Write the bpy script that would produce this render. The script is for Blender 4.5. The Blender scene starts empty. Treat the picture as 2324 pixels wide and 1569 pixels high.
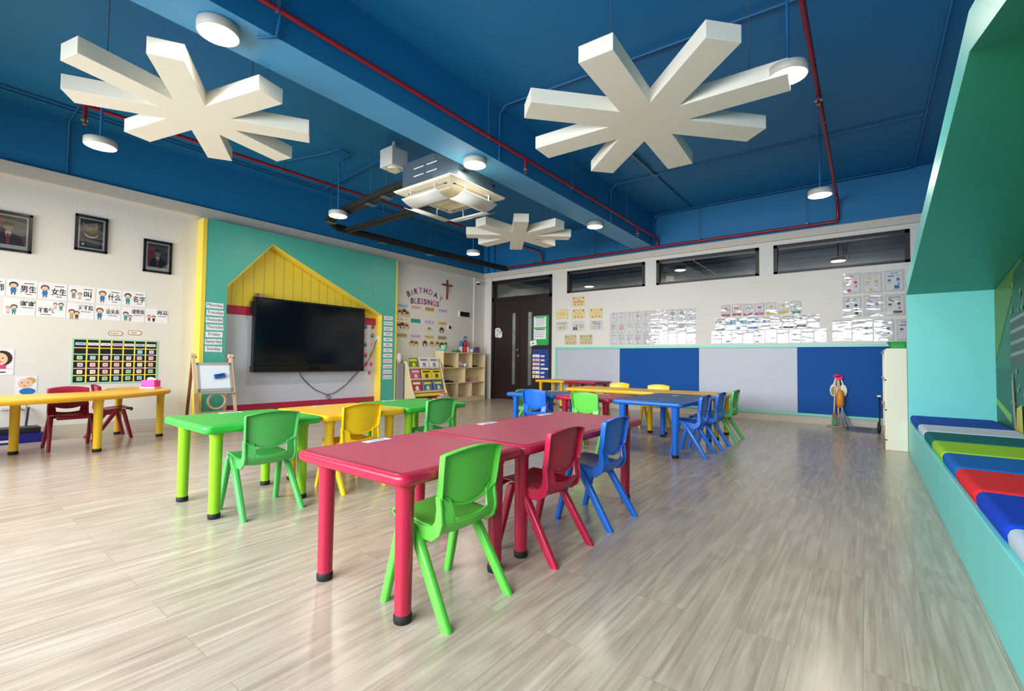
import bpy, math, random
from mathutils import Vector, Matrix
random.seed(7)
PI = math.pi
D2R = math.radians
SC = bpy.context.scene
COL = SC.collection

# ------------------------------------------------------------------ camera
cam = bpy.data.cameras.new('camera'); camo = bpy.data.objects.new('camera', cam); COL.objects.link(camo)
YAW, PITCH, ROLL, FPX = 0.6555571, 0.0328778, 0.0119540, 1046.455
CW, CH = 2324, 1569
_f = Vector((-math.sin(YAW)*math.cos(PITCH), math.cos(YAW)*math.cos(PITCH), math.sin(PITCH)))
_r = Vector((math.cos(YAW), math.sin(YAW), 0)); _u = _r.cross(_f)
_r2 = _r*math.cos(ROLL)+_u*math.sin(ROLL); _u2 = -_r*math.sin(ROLL)+_u*math.cos(ROLL)
camo.matrix_world = Matrix(((_r2.x, _u2.x, -_f.x, 7.5787), (_r2.y, _u2.y, -_f.y, -8.6793), (_r2.z, _u2.z, -_f.z, 0.935), (0, 0, 0, 1)))
cam.sensor_width = 36.0; cam.sensor_fit = 'HORIZONTAL'; cam.lens = FPX/CW*36.0
cam.clip_start = 0.05; cam.clip_end = 100
SC.camera = camo

# ------------------------------------------------------------------ world, daylight, exposure
wd = bpy.data.worlds.new('world'); SC.world = wd; wd.use_nodes = True
wn = wd.node_tree.nodes; wn['Background'].inputs[0].default_value = (0.75, 0.86, 1.0, 1); wn['Background'].inputs[1].default_value = 1.2
SC.view_settings.view_transform = 'Standard'; SC.view_settings.look = 'None'
SC.view_settings.gamma = 1.0; SC.view_settings.use_curve_mapping = False
SC.view_settings.exposure = 0.12
def area(name, loc, rot, sx, sy, power, col):
    l = bpy.data.lights.new(name, 'AREA'); l.shape = 'RECTANGLE'; l.size = sx; l.size_y = sy; l.energy = power; l.color = col
    o = bpy.data.objects.new(name, l); o.location = loc; o.rotation_euler = rot; COL.objects.link(o); return o
# daylight entering by the window band behind the photographer
_wl = area('window_daylight', (4.3, -10.5, 1.62), (D2R(74), 0, 0), 7.8, 1.45, 300, (0.90, 0.96, 1.0)); _wl.data.spread = D2R(115)
cyc = SC.cycles
cyc.max_bounces = 8; cyc.diffuse_bounces = 4; cyc.glossy_bounces = 4; cyc.transmission_bounces = 6; cyc.transparent_max_bounces = 12
cyc.caustics_reflective = False; cyc.caustics_refractive = False; cyc.sample_clamp_indirect = 6.0
cyc.use_denoising = True

# ------------------------------------------------------------------ materials
def lin(h):
    h = h.lstrip('#'); v = [int(h[i:i+2], 16)/255 for i in (0, 2, 4)]
    return tuple([(c/12.92 if c <= 0.04045 else ((c+0.055)/1.055)**2.4) for c in v]+[1])
MATS = {}
def mat(name, col, rough=0.5, metal=0.0, var=0.04, vscale=6.0, bump=0.0, bscale=200.0, coat=0.0, emit=None, spec=0.5):
    m = bpy.data.materials.new(name); m.use_nodes = True; nt = m.node_tree; b = nt.nodes['Principled BSDF']
    c = lin(col)
    tc = nt.nodes.new('ShaderNodeTexCoord')
    if var > 0:
        n = nt.nodes.new('ShaderNodeTexNoise'); n.inputs['Scale'].default_value = vscale; n.inputs['Detail'].default_value = 3
        nt.links.new(tc.outputs['Object'], n.inputs['Vector'])
        mx = nt.nodes.new('ShaderNodeMix'); mx.data_type = 'RGBA'
        mx.inputs['A'].default_value = tuple([x*(1-var) for x in c[:3]]+[1]); mx.inputs['B'].default_value = tuple([min(1, x*(1+var)) for x in c[:3]]+[1])
        nt.links.new(n.outputs['Fac'], mx.inputs['Factor']); nt.links.new(mx.outputs['Result'], b.inputs['Base Color'])
    else: b.inputs['Base Color'].default_value = c
    b.inputs['Roughness'].default_value = rough; b.inputs['Metallic'].default_value = metal
    b.inputs['Specular IOR Level'].default_value = spec
    b.inputs['Coat Weight'].default_value = coat; b.inputs['Coat Roughness'].default_value = 0.15
    if bump > 0:
        n2 = nt.nodes.new('ShaderNodeTexNoise'); n2.inputs['Scale'].default_value = bscale; n2.inputs['Detail'].default_value = 2
        nt.links.new(tc.outputs['Object'], n2.inputs['Vector'])
        bp = nt.nodes.new('ShaderNodeBump'); bp.inputs['Strength'].default_value = bump; bp.inputs['Distance'].default_value = 0.002
        nt.links.new(n2.outputs['Fac'], bp.inputs['Height']); nt.links.new(bp.outputs['Normal'], b.inputs['Normal'])
    if emit:
        b.inputs['Emission Color'].default_value = lin(emit[0]); b.inputs['Emission Strength'].default_value = emit[1]
    MATS[name] = m; return m
mat('ceiling_blue', '#1472a8', 0.55, bump=0.15, bscale=60)
mat('beam_underside_bright', '#4a94c4', 0.5, bump=0.1, bscale=60)  # beam underside only: its lit brightness is put into a lighter blue
mat('wall_cream', '#e0dcd5', 0.6, var=0.03, vscale=2, bump=0.1, bscale=80)
mat('moulding', '#d2cabd', 0.5)
mat('tile_skirting', '#c9c0b2', 0.3)
mat('star_cream', '#ece6d8', 0.7, bump=0.2, bscale=150)
mat('turq_board', '#4fb09c', 0.45, var=0.03)
mat('turq_nook', '#74e0da', 0.4, var=0.03)
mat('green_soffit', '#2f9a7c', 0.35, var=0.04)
mat('yellow_paint', '#f3d64e', 0.45)
mat('yellow_plank', '#e2c93c', 0.5)
mat('red_paint', '#b42749', 0.45)
mat('greywhite_panel', '#cfd0da', 0.35)
mat('panel_blue', '#05509f', 0.6, spec=0.2)
mat('panel_lilac', '#b9bdcb', 0.4)
mat('trim_mint', '#7fdcc6', 0.35)
mat('door_brown', '#251517', 0.4, var=0.1, vscale=20)
mat('frame_brown', '#1d1214', 0.4)
mat('black_plastic', '#0b0c0e', 0.35)
mat('rubber', '#111111', 0.7)
mat('screen_black', '#05060a', 0.12, var=0)
mat('white_plastic', '#e9e7e2', 0.35)
mat('white_paper', '#edecef', 0.5, var=0.02)
mat('lamp_housing', '#bdb8ae', 0.4)
mat('metal', '#a9abb0', 0.3, metal=1.0)
mat('galvanised', '#6d7b87', 0.4, metal=0.6, var=0.1)
mat('pipe_red', '#8c1627', 0.35)
mat('pipe_blue', '#1c679e', 0.45)
mat('pipe_grey', '#7e8f9c', 0.45)
mat('foam_black', '#19160f', 0.8, var=0.2, vscale=30, bump=0.5, bscale=60)
mat('copper', '#c2693a', 0.35, metal=0.8)
mat('ac_cream', '#ece2c8', 0.45)
mat('ac_grille', '#d8c8a0', 0.6)
mat('wood_birch', '#e0cda4', 0.45, var=0.08, vscale=12)
mat('wood_pine', '#d8b796', 0.5, var=0.1, vscale=15)
mat('wood_dark', '#8a5a3c', 0.5, var=0.1, vscale=15)
mat('cabinet_cream', '#ece6cf', 0.4)
mat('easel_grey', '#a9a7a2', 0.4)
mat('whiteboard', '#e6eef5', 0.15, var=0)
mat('p_green', '#5fc246', 0.32, var=0.03); mat('p_green2', '#52b65a', 0.32, var=0.03); mat('p_yellow', '#f4cc16', 0.32, var=0.03); mat('p_red', '#b3183e', 0.32, var=0.03)
mat('p_blue', '#1565cc', 0.32, var=0.03); mat('p_maroon', '#8f1838', 0.35); mat('p_navy', '#1767cf', 0.3)
mat('t_red', '#ab1a3c', 0.3, var=0.04); mat('t_redtop', '#b33a58', 0.42, bump=0.6, bscale=380, var=0.08, vscale=9)
mat('t_green', '#2fb53c', 0.3); mat('t_greentop', '#39ac3c', 0.42, bump=0.6, bscale=380)
mat('t_lime', '#86c21a', 0.32)
mat('t_yellow', '#f0bd12', 0.3); mat('t_yellowtop', '#e6b52c', 0.42, bump=0.6, bscale=380)
mat('t_blue', '#1763bd', 0.3); mat('t_bluetop', '#1f4f86', 0.42, bump=0.6, bscale=380)
mat('t_orange', '#f0b020', 0.3); mat('t_orangetop', '#eeb428', 0.35, bump=0.4, bscale=380)
mat('leg_yellow', '#e9bf22', 0.35, bump=0.2)
for n, c in (('cu_blue', '#1f4cb4'), ('cu_white', '#c9d8e8'), ('cu_teal', '#0f6d70'), ('cu_lime', '#9ad136'), ('cu_sky', '#0d69c0'), ('cu_red', '#e23038'), ('cu_royal', '#1244c4')):
    mat(n, c, 0.9, var=0.08, vscale=300, bump=0.5, bscale=500, spec=0.2)
# printed inks and small-object colours
for n, c in {'ink_black': '#23222a', 'ink_grey': '#8d8d96', 'ink_navy': '#1d2a63', 'ink_pink': '#d8417a', 'ink_red': '#c0303a', 'ink_blue': '#2b78b8', 'ink_green': '#2f8f5a',
             'ink_teal': '#2f9c9c', 'ink_yellow': '#e5c02c', 'ink_orange': '#d9793a', 'ink_brown': '#6b4531', 'ink_purple': '#7b5596', 'skin': '#eec2a2', 'skin_dark': '#cf9874', 'hair': '#3a2a28',
             'parchment': '#e3cd8e', 'tan': '#c9ab62', 'cal_black': '#1a1414', 'cal_yellow': '#f2dc57', 'cal_green': '#a5d8b4', 'cal_pink': '#e9b4cc', 'pale_pink': '#eec0c6', 'pale_blue': '#a9d2ec',
             'pale_green': '#a8d8b0', 'pale_cream': '#f3ead0', 'pale_purple': '#d8c4e6', 'flag_red': '#9e2638', 'suit': '#1d1d22', 'photo_brown': '#665a50', 'gold': '#9a7c34', 'board_green': '#1fae4c',
             'pocket_blue': '#1d3a8c', 'hot_pink': '#f0409c', 'pink_pale': '#f4c4d8', 'clip_blue': '#1c56a8', 'mop_orange': '#e08a24', 'mop_grey': '#9aa0a4', 'pan_cream': '#dfe3c8', 'pan_brown': '#8a7a50',
             'mat_dark': '#2f2a44', 'mat_mid': '#6f6a86', 'tray_green': '#2aa84a', 'box_navy': '#1f1f86', 'mur_dark': '#2c6448', 'mur_mid': '#3a7a55', 'mur_olive': '#6a8f34', 'mur_grey': '#9aa6a0',
             'mur_brown': '#5a4a40', 'mur_lime': '#8fc04a', 'mur_yellow': '#d8cc4a', 'shoe_brown': '#6b3a28', 'shoe_black': '#16161a', 'shoe_pink': '#e39aac', 'book_red': '#c23a32', 'book_blue': '#3a6fb4',
             'book_yellow': '#f0dc1c', 'book_pink': '#c45a7e', 'book_green': '#5a8a3c', 'switch_blue': '#54759c', 'cross_brown': '#7c3422', 'mur_tan': '#b7a67c'}.items():
    mat(n, c, 0.45, var=0.0)
# light diffuser: the lamps give off light
mat('lamp_glow', '#ffffff', 0.5, var=0, emit=('#fff1dd', 128.0))
mat('corridor_glow', '#ffffff', 0.5, var=0, emit=('#ffffff', 330.0))
mat('corridor_grey', '#8d8f8c', 0.8); mat('corridor_dark', '#23262b', 0.8)

def mk_glass(name, rough=0.0, refl=0.12, bumpy=False, tint=(1, 1, 1, 1)):
    m = bpy.data.materials.new(name); m.use_nodes = True; nt = m.node_tree; nt.nodes.clear()
    o = nt.nodes.new('ShaderNodeOutputMaterial'); mx = nt.nodes.new('ShaderNodeMixShader')
    t = nt.nodes.new('ShaderNodeBsdfTransparent'); g = nt.nodes.new('ShaderNodeBsdfGlossy'); t.inputs[0].default_value = tint
    g.inputs['Roughness'].default_value = rough
    lw = nt.nodes.new('ShaderNodeFresnel'); lw.inputs[0].default_value = 1.5
    ma = nt.nodes.new('ShaderNodeMath'); ma.operation = 'MULTIPLY_ADD'; ma.inputs[1].default_value = 1.0; ma.inputs[2].default_value = refl
    nt.links.new(lw.outputs[0], ma.inputs[0]); nt.links.new(ma.outputs[0], mx.inputs[0])
    nt.links.new(t.outputs[0], mx.inputs[1]); nt.links.new(g.outputs[0], mx.inputs[2]); nt.links.new(mx.outputs[0], o.inputs[0])
    if bumpy:
        tc = nt.nodes.new('ShaderNodeTexCoord'); mp = nt.nodes.new('ShaderNodeMapping'); mp.inputs['Scale'].default_value = (3, 9, 3)
        oi = nt.nodes.new('ShaderNodeObjectInfo'); ad = nt.nodes.new('ShaderNodeVectorMath'); ad.operation = 'ADD'
        n = nt.nodes.new('ShaderNodeTexNoise'); n.inputs['Scale'].default_value = 1.6; n.inputs['Detail'].default_value = 1
        sc = nt.nodes.new('ShaderNodeVectorMath'); sc.operation = 'SCALE'; sc.inputs['Scale'].default_value = 31.0
        nt.links.new(oi.outputs['Location'], sc.inputs[0]); nt.links.new(tc.outputs['Object'], mp.inputs[0]); nt.links.new(mp.outputs[0], ad.inputs[0]); nt.links.new(sc.outputs[0], ad.inputs[1])
        nt.links.new(ad.outputs[0], n.inputs['Vector'])
        b = nt.nodes.new('ShaderNodeBump'); b.inputs['Strength'].default_value = 0.5; b.inputs['Distance'].default_value = 0.008
        nt.links.new(n.outputs['Fac'], b.inputs['Height']); nt.links.new(b.outputs[0], g.inputs['Normal'])
    MATS[name] = m
mk_glass('glass', 0.0, 0.05, tint=(0.8, 0.82, 0.82, 1)); mk_glass('sleeve', 0.05, 0.06, True); mk_glass('clear_glass', 0.0, 0.02)

def floor_mat():
    m = bpy.data.materials.new('vinyl_planks'); m.use_nodes = True; nt = m.node_tree; b = nt.nodes['Principled BSDF']; L = nt.links.new; N = nt.nodes.new
    tc = N('ShaderNodeTexCoord'); mp = N('ShaderNodeMapping'); mp.inputs['Rotation'].default_value = (0, 0, D2R(90)); L(tc.outputs['Object'], mp.inputs[0])
    br = N('ShaderNodeTexBrick'); L(mp.outputs[0], br.inputs['Vector']); br.offset = 0.37
    br.inputs['Scale'].default_value = 1.0; br.inputs['Brick Width'].default_value = 1.22; br.inputs['Row Height'].default_value = 0.18
    br.inputs['Mortar Size'].default_value = 0.0012; br.inputs['Color1'].default_value = (0, 0, 0, 1); br.inputs['Color2'].default_value = (1, 1, 1, 1); br.inputs['Mortar'].default_value = (0.5, 0.5, 0.5, 1)
    # grain runs along the planks, shifted per plank
    sh = N('ShaderNodeVectorMath'); sh.operation = 'SCALE'; sh.inputs['Scale'].default_value = 7.3; L(br.outputs['Color'], sh.inputs[0])
    ad = N('ShaderNodeVectorMath'); ad.operation = 'ADD'; L(tc.outputs['Object'], ad.inputs[0]); L(sh.outputs[0], ad.inputs[1])
    m2 = N('ShaderNodeMapping'); m2.inputs['Scale'].default_value = (24, 1.0, 1); L(ad.outputs[0], m2.inputs[0])
    n1 = N('ShaderNodeTexNoise'); n1.inputs['Scale'].default_value = 1.6; n1.inputs['Detail'].default_value = 7; n1.inputs['Roughness'].default_value = 0.62; n1.inputs['Distortion'].default_value = 0.9; L(m2.outputs[0], n1.inputs['Vector'])
    m3 = N('ShaderNodeMapping'); m3.inputs['Scale'].default_value = (5.0, 1.0, 1); L(ad.outputs[0], m3.inputs[0])
    wv = N('ShaderNodeTexNoise'); wv.inputs['Scale'].default_value = 0.9; wv.inputs['Detail'].default_value = 1; L(m3.outputs[0], wv.inputs['Vector'])
    ml = N('ShaderNodeMath'); ml.operation = 'MULTIPLY'; ml.inputs[1].default_value = 46; L(wv.outputs['Fac'], ml.inputs[0])
    sn = N('ShaderNodeMath'); sn.operation = 'SINE'; L(ml.outputs[0], sn.inputs[0])
    pw = N('ShaderNodeMath'); pw.operation = 'MULTIPLY_ADD'; pw.inputs[1].default_value = 0.05; L(sn.outputs[0], pw.inputs[0]); L(n1.outputs['Fac'], pw.inputs[2])
    m4 = N('ShaderNodeMapping'); m4.inputs['Scale'].default_value = (120, 3, 1); L(tc.outputs['Object'], m4.inputs[0])
    n2 = N('ShaderNodeTexNoise'); n2.inputs['Scale'].default_value = 1.0; n2.inputs['Detail'].default_value = 2; L(m4.outputs[0], n2.inputs['Vector'])
    a2 = N('ShaderNodeMath'); a2.operation = 'MULTIPLY_ADD'; a2.inputs[1].default_value = 0.10; L(n2.outputs['Fac'], a2.inputs[0]); L(pw.outputs[0], a2.inputs[2])
    cr = N('ShaderNodeValToRGB'); e = cr.color_ramp.elements; e[0].position = 0.30; e[0].color = lin('#998a7a'); e[1].position = 0.78; e[1].color = lin('#c9bcac')
    k = cr.color_ramp.elements.new(0.5); k.color = lin('#b0a090'); L(a2.outputs[0], cr.inputs[0])
    hs = N('ShaderNodeMix'); hs.data_type = 'RGBA'; hs.blend_type = 'MULTIPLY'; hs.inputs['Factor'].default_value = 1.0; L(cr.outputs[0], hs.inputs['A'])
    c2 = N('ShaderNodeValToRGB'); c2.color_ramp.elements[0].color = (0.93, 0.93, 0.92, 1); c2.color_ramp.elements[1].color = (1, 1, 1, 1); L(br.outputs['Color'], c2.inputs[0]); L(c2.outputs[0], hs.inputs['B'])
    mo = N('ShaderNodeMix'); mo.data_type = 'RGBA'; L(br.outputs['Fac'], mo.inputs['Factor']); L(hs.outputs['Result'], mo.inputs['A']); mo.inputs['B'].default_value = lin('#968a7a')
    L(mo.outputs['Result'], b.inputs['Base Color'])
    rr = N('ShaderNodeMapRange'); rr.inputs['To Min'].default_value = 0.17; rr.inputs['To Max'].default_value = 0.32; L(n1.outputs['Fac'], rr.inputs['Value']); L(rr.outputs[0], b.inputs['Roughness'])
    bp = N('ShaderNodeBump'); bp.inputs['Strength'].default_value = 0.12; bp.inputs['Distance'].default_value = 0.003; L(n1.outputs['Fac'], bp.inputs['Height']); L(bp.outputs[0], b.inputs['Normal'])
    b.inputs['Specular IOR Level'].default_value = 0.6
    MATS['floor'] = m
floor_mat()

# ------------------------------------------------------------------ mesh building
_txt = {}
def text_geo(body, size, bold=False):
    key = (body, bold)
    if key not in _txt:
        c = bpy.data.curves.new('t', 'FONT'); c.body = body; c.align_x = 'CENTER'; c.align_y = 'CENTER'; c.size = 1.0; c.resolution_u = 3
        if bold: c.offset = 0.018
        o = bpy.data.objects.new('t', c); COL.objects.link(o)
        dg = bpy.context.evaluated_depsgraph_get(); me = bpy.data.meshes.new_from_object(o.evaluated_get(dg))
        vs = [v.co.copy() for v in me.vertices]; fs = [tuple(p.vertices) for p in me.polygons]
        bpy.data.objects.remove(o); bpy.data.curves.remove(c); bpy.data.meshes.remove(me)
        if vs:
            cy = (max(v.y for v in vs)+min(v.y for v in vs))/2
            for v in vs: v.y -= cy
        _txt[key] = (vs, fs)
    vs, fs = _txt[key]
    return [v*size for v in vs], fs

class M:
    def __init__(s): s.v = []; s.f = []; s.m = []; s.slots = []; s.T = Matrix.Identity(4); s.sm = []
    def _mi(s, m):
        if m not in s.slots: s.slots.append(m)
        return s.slots.index(m)
    def raw(s, vs, fs, m, smooth=False):
        b = len(s.v); i = s._mi(m)
        for v in vs: s.v.append(s.T @ Vector(v))
        for f in fs: s.f.append(tuple(b+k for k in f)); s.m.append(i); s.sm.append(smooth)
        return s
    def box(s, x0, x1, y0, y1, z0, z1, m):
        vs = [(x0, y0, z0), (x1, y0, z0), (x1, y1, z0), (x0, y1, z0), (x0, y0, z1), (x1, y0, z1), (x1, y1, z1), (x0, y1, z1)]
        return s.raw(vs, [(0, 3, 2, 1), (4, 5, 6, 7), (0, 1, 5, 4), (1, 2, 6, 5), (2, 3, 7, 6), (3, 0, 4, 7)], m)
    def bar(s, p0, p1, w, t, m, up=(0, 0, 1)):
        p0 = Vector(p0); p1 = Vector(p1); d = (p1-p0).normalized(); u = Vector(up)
        if abs(d.dot(u)) > 0.95: u = Vector((1, 0, 0))
        a = d.cross(u).normalized(); b = a.cross(d)
        vs = []
        for p in (p0, p1):
            for i, j in ((-1, -1), (1, -1), (1, 1), (-1, 1)): vs.append(p+a*i*w/2+b*j*t/2)
        return s.raw(vs, [(3, 2, 1, 0), (4, 5, 6, 7), (0, 1, 5, 4), (1, 2, 6, 5), (2, 3, 7, 6), (3, 0, 4, 7)], m)
    def cyl(s, p0, p1, r0, r1=None, m='', n=16, cap=True):
        r1 = r0 if r1 is None else r1
        return s.tube([p0, p1], [r0, r1], m, n, cap)
    def tube(s, pts, r, m, n=10, cap=True):
        pts = [Vector(p) for p in pts]; rs = r if isinstance(r, (list, tuple)) else [r]*len(pts); vs = []; fs = []
        up = None
        for i, p in enumerate(pts):
            d = (pts[min(i+1, len(pts)-1)]-pts[max(i-1, 0)]).normalized()
            if up is None: up = Vector((0, 0, 1)) if abs(d.z) < 0.9 else Vector((1, 0, 0))
            a = d.cross(up)
            if a.length < 1e-4: a = d.orthogonal()
            a.normalize(); b = a.cross(d); up = b if abs(d.dot(Vector((0, 0, 1)))) > 0.9 else up
            for k in range(n): t = 2*PI*k/n; vs.append(p+(a*math.cos(t)+b*math.sin(t))*rs[i])
        for i in range(len(pts)-1):
            for k in range(n): k2 = (k+1) % n; fs.append((i*n+k, i*n+k2, (i+1)*n+k2, (i+1)*n+k))
        s.raw(vs, fs, m, True)
        if cap:
            b = len(vs); s.raw(vs[:n], [tuple(range(n))], m); s.raw(vs[-n:], [tuple(range(n-1, -1, -1))], m)
        return s
    def lathe(s, prof, m, c=(0, 0, 0), n=20):
        vs = []; fs = []
        for r, z in prof:
            for k in range(n): t = 2*PI*k/n; vs.append((c[0]+r*math.cos(t), c[1]+r*math.sin(t), c[2]+z))
        for i in range(len(prof)-1):
            for k in range(n): k2 = (k+1) % n; fs.append((i*n+k, i*n+k2, (i+1)*n+k2, (i+1)*n+k))
        return s.raw(vs, fs, m, True)
    def rings(s, rings, m, smooth=True, capm=None):
        n = len(rings[0]); vs = [p for r in rings for p in r]; fs = []
        for i in range(len(rings)-1):
            for k in range(n): k2 = (k+1) % n; fs.append((i*n+k, i*n+k2, (i+1)*n+k2, (i+1)*n+k))
        s.raw(vs, fs, m, smooth); s.raw(rings[0], [tuple(range(n-1, -1, -1))], m); s.raw(rings[-1], [tuple(range(n))], capm or m)
        return s
    def prism(s, poly, a0, a1, m, axis='z'):
        def P(u, v, w): return {'z': (u, v, w), 'y': (u, w, v), 'x': (w, u, v)}[axis]
        n = len(poly); vs = [P(u, v, a0) for u, v in poly]+[P(u, v, a1) for u, v in poly]
        fs = [tuple(range(n-1, -1, -1)), tuple(range(n, 2*n))]+[(k, (k+1) % n, n+(k+1) % n, n+k) for k in range(n)]
        return s.raw(vs, fs, m)
    def poly(s, pts, z, m): return s.raw([(x, y, z) for x, y in pts], [tuple(range(len(pts)))], m)
    def rect(s, x, y, w, h, z, m, rot=0):
        c, q = math.cos(rot), math.sin(rot)
        return s.poly([(x+a*c-b*q, y+a*q+b*c) for a, b in ((-w/2, -h/2), (w/2, -h/2), (w/2, h/2), (-w/2, h/2))], z, m)
    def disc(s, x, y, r, z, m, n=14, ry=None):
        ry = r if ry is None else ry
        return s.poly([(x+r*math.cos(2*PI*k/n), y+ry*math.sin(2*PI*k/n)) for k in range(n)], z, m)
    def ring2(s, x, y, r0, r1, z, m, n=20):
        vs = [(x+r*math.cos(2*PI*k/n), y+r*math.sin(2*PI*k/n), z) for r in (r0, r1) for k in range(n)]
        return s.raw(vs, [(k, (k+1) % n, n+(k+1) % n, n+k) for k in range(n)], m)
    def border(s, x0, x1, y0, y1, t, z, m):
        s.rect((x0+x1)/2, y0+t/2, x1-x0, t, z, m); s.rect((x0+x1)/2, y1-t/2, x1-x0, t, z, m)
        s.rect(x0+t/2, (y0+y1)/2, t, y1-y0, z, m); s.rect(x1-t/2, (y0+y1)/2, t, y1-y0, z, m); return s
    def text(s, body, x, y, size, z, m, maxw=None, bold=False, rot=0):
        vs, fs = text_geo(body, size, bold)
        if not vs: return s
        w = max(v.x for v in vs)-min(v.x for v in vs); k = min(1, maxw/w) if maxw else 1
        c, q = math.cos(rot), math.sin(rot)
        return s.raw([(x+v.x*k*c-v.y*q, y+v.x*k*q+v.y*c, z) for v in vs], fs, m)
    def sphere(s, c, r, m, n=12, sz=(1, 1, 1)):
        prof = []; vs = []; fs = []; h = n//2
        for i in range(h+1):
            a = -PI/2+PI*i/h
            for k in range(n): t = 2*PI*k/n; vs.append((c[0]+r*sz[0]*math.cos(a)*math.cos(t), c[1]+r*sz[1]*math.cos(a)*math.sin(t), c[2]+r*sz[2]*math.sin(a)))
        for i in range(h):
            for k in range(n): k2 = (k+1) % n; fs.append((i*n+k, i*n+k2, (i+1)*n+k2, (i+1)*n+k))
        return s.raw(vs, fs, m, True)
    def build(s, name, parent=None, loc=None, bevel=0, mods=None):
        me = bpy.data.meshes.new(name)
        off = Vector((0, 0, 0))
        if parent is not None and parent.get('_w'): off = Vector(parent['_w'])
        if loc is not None: off = Vector(loc)
        me.from_pydata([v-off for v in s.v], [], s.f)
        for m in s.slots: me.materials.append(MATS[m])
        me.polygons.foreach_set('material_index', s.m); me.polygons.foreach_set('use_smooth', s.sm); me.update()
        o = bpy.data.objects.new(name, me); COL.objects.link(o)
        if parent is not None: o.parent = parent
        if loc is not None and parent is None: o.location = loc
        if bevel:
            b = o.modifiers.new('bevel', 'BEVEL'); b.width = bevel; b.segments = 2; b.limit_method = 'ANGLE'; b.angle_limit = D2R(40)
        return o
def tag(o, label, cat, group=None):
    o['label'] = label; o['category'] = cat
    if group: o['group'] = group
    return o
def thing(name, label, cat, loc=(0, 0, 0), group=None, world=True, rz=0):
    o = bpy.data.objects.new(name, None); COL.objects.link(o); o.location = loc; o.rotation_euler = (0, 0, rz); o.empty_display_size = 0.1
    if world: o['_w'] = tuple(loc)
    return tag(o, label, cat, group)
def struct(m, name, bevel=0):
    o = m.build(name, bevel=bevel); o['kind'] = 'structure'; return o
def dup(root, loc, rz, label, group=None):
    r = root.copy(); COL.objects.link(r); r.location = loc; r.rotation_euler = (0, 0, rz); r['label'] = label
    if group: r['group'] = group
    for ch in root.children:
        c = ch.copy(); COL.objects.link(c); c.parent = r
        for g in ch.children:
            d = g.copy(); COL.objects.link(d); d.parent = c
    return r

# wall frames: local x = right, y = up, z = out of the wall
WL = lambda y, z, off=0.0: Matrix(((0, 0, 1, off), (1, 0, 0, y), (0, 1, 0, z), (0, 0, 0, 1)))          # left wall, faces +x
WB = lambda x, z, off=0.0: Matrix(((1, 0, 0, x), (0, 0, -1, -off), (0, 1, 0, z), (0, 0, 0, 1)))         # back wall, faces -y
def put(m, name, T, label, cat, group=None, tilt=0):
    o = m.build(name); o.matrix_world = T @ Matrix.Rotation(tilt, 4, 'Z'); return tag(o, label, cat, group)

# ------------------------------------------------------------------ room shell
XR, YF, ZC = 8.60, -10.4, 3.78
m = M(); m.box(-0.15, XR+0.15, YF-0.15, 3.0, -0.12, 0, 'floor'); struct(m, 'floor')
m = M(); m.box(-0.15, XR+0.15, YF-0.15, 0.12, ZC, ZC+0.15, 'ceiling_blue'); struct(m, 'ceiling')
m = M(); m.box(-0.15, 0, YF, 0.12, 0, 3.09, 'wall_cream'); m.box(-0.15, 0.0, YF, 0.12, 3.09, ZC, 'ceiling_blue'); struct(m, 'wall_left')
m = M(); m.box(XR, XR+0.15, YF, 0.12, 0, ZC, 'ceiling_blue'); struct(m, 'wall_right')
# wall behind the photographer, with a window band
m = M(); m.box(-0.15, XR+0.15, YF-0.15, YF, 0, 0.9, 'wall_cream'); m.box(-0.15, XR+0.15, YF-0.15, YF, 2.35, ZC, 'wall_cream')
m.box(-0.15, 0.35, YF-0.15, YF, 0.9, 2.35, 'wall_cream'); m.box(8.25, XR+0.15, YF-0.15, YF, 0.9, 2.35, 'wall_cream'); struct(m, 'wall_front')
# back wall with clerestory and door openings
WN = [(2.41, 4.165), (4.39, 6.155), (6.37, 8.09)]; WZ0, WZ1 = 2.42, 2.90
m = M(); T = 0.14
m.box(0.0, 0.29, 0, T, 0, 3.09, 'wall_cream'); m.box(0.29, 2.02, 0, T, 2.88, 3.09, 'wall_cream'); m.box(2.02, XR, 0, T, 0, WZ0, 'wall_cream')
m.box(2.02, XR, 0, T, WZ1, 3.09, 'wall_cream'); m.box(2.02, WN[0][0], 0, T, WZ0, WZ1, 'wall_cream'); m.box(WN[0][1], WN[1][0], 0, T, WZ0, WZ1, 'wall_cream')
m.box(WN[1][1], WN[2][0], 0, T, WZ0, WZ1, 'wall_cream'); m.box(WN[2][1], XR, 0, T, WZ0, WZ1, 'wall_cream'); m.box(0, XR, 0.0, T, 3.09, ZC, 'ceiling_blue')
struct(m, 'wall_back')
m = M(); m.box(0, 0.03, -0.39, 0, 0, 2.94, 'wall_cream'); m.box(0.17, 0.27, -0.035, 0, 0, 2.97, 'wall_cream'); struct(m, 'trim_1')
m = M(); m.box(0.0, XR, -0.05, 0, 2.97, 3.09, 'moulding'); m.box(0.0, 0.05, YF, 0, 2.94, 3.09, 'moulding'); struct(m, 'trim_2', 0.004)
m = M(); m.box(0, 0.012, YF, -6.25, 0, 0.11, 'tile_skirting'); m.box(0, 0.012, -2.84, 0, 0, 0.11, 'tile_skirting'); struct(m, 'baseboard_left')
m = M(); m.box(2.02, XR, -0.014, 0, 0, 0.12, 'tile_skirting'); struct(m, 'baseboard_back')
# ceiling beam crossing the room
m = M(); m.box(3.95, 4.35, YF, 0, 3.164, ZC, 'ceiling_blue'); m.box(3.95, 4.35, YF, 0, 3.16, 3.164, 'beam_underside_bright'); struct(m, 'trim_3')
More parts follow.
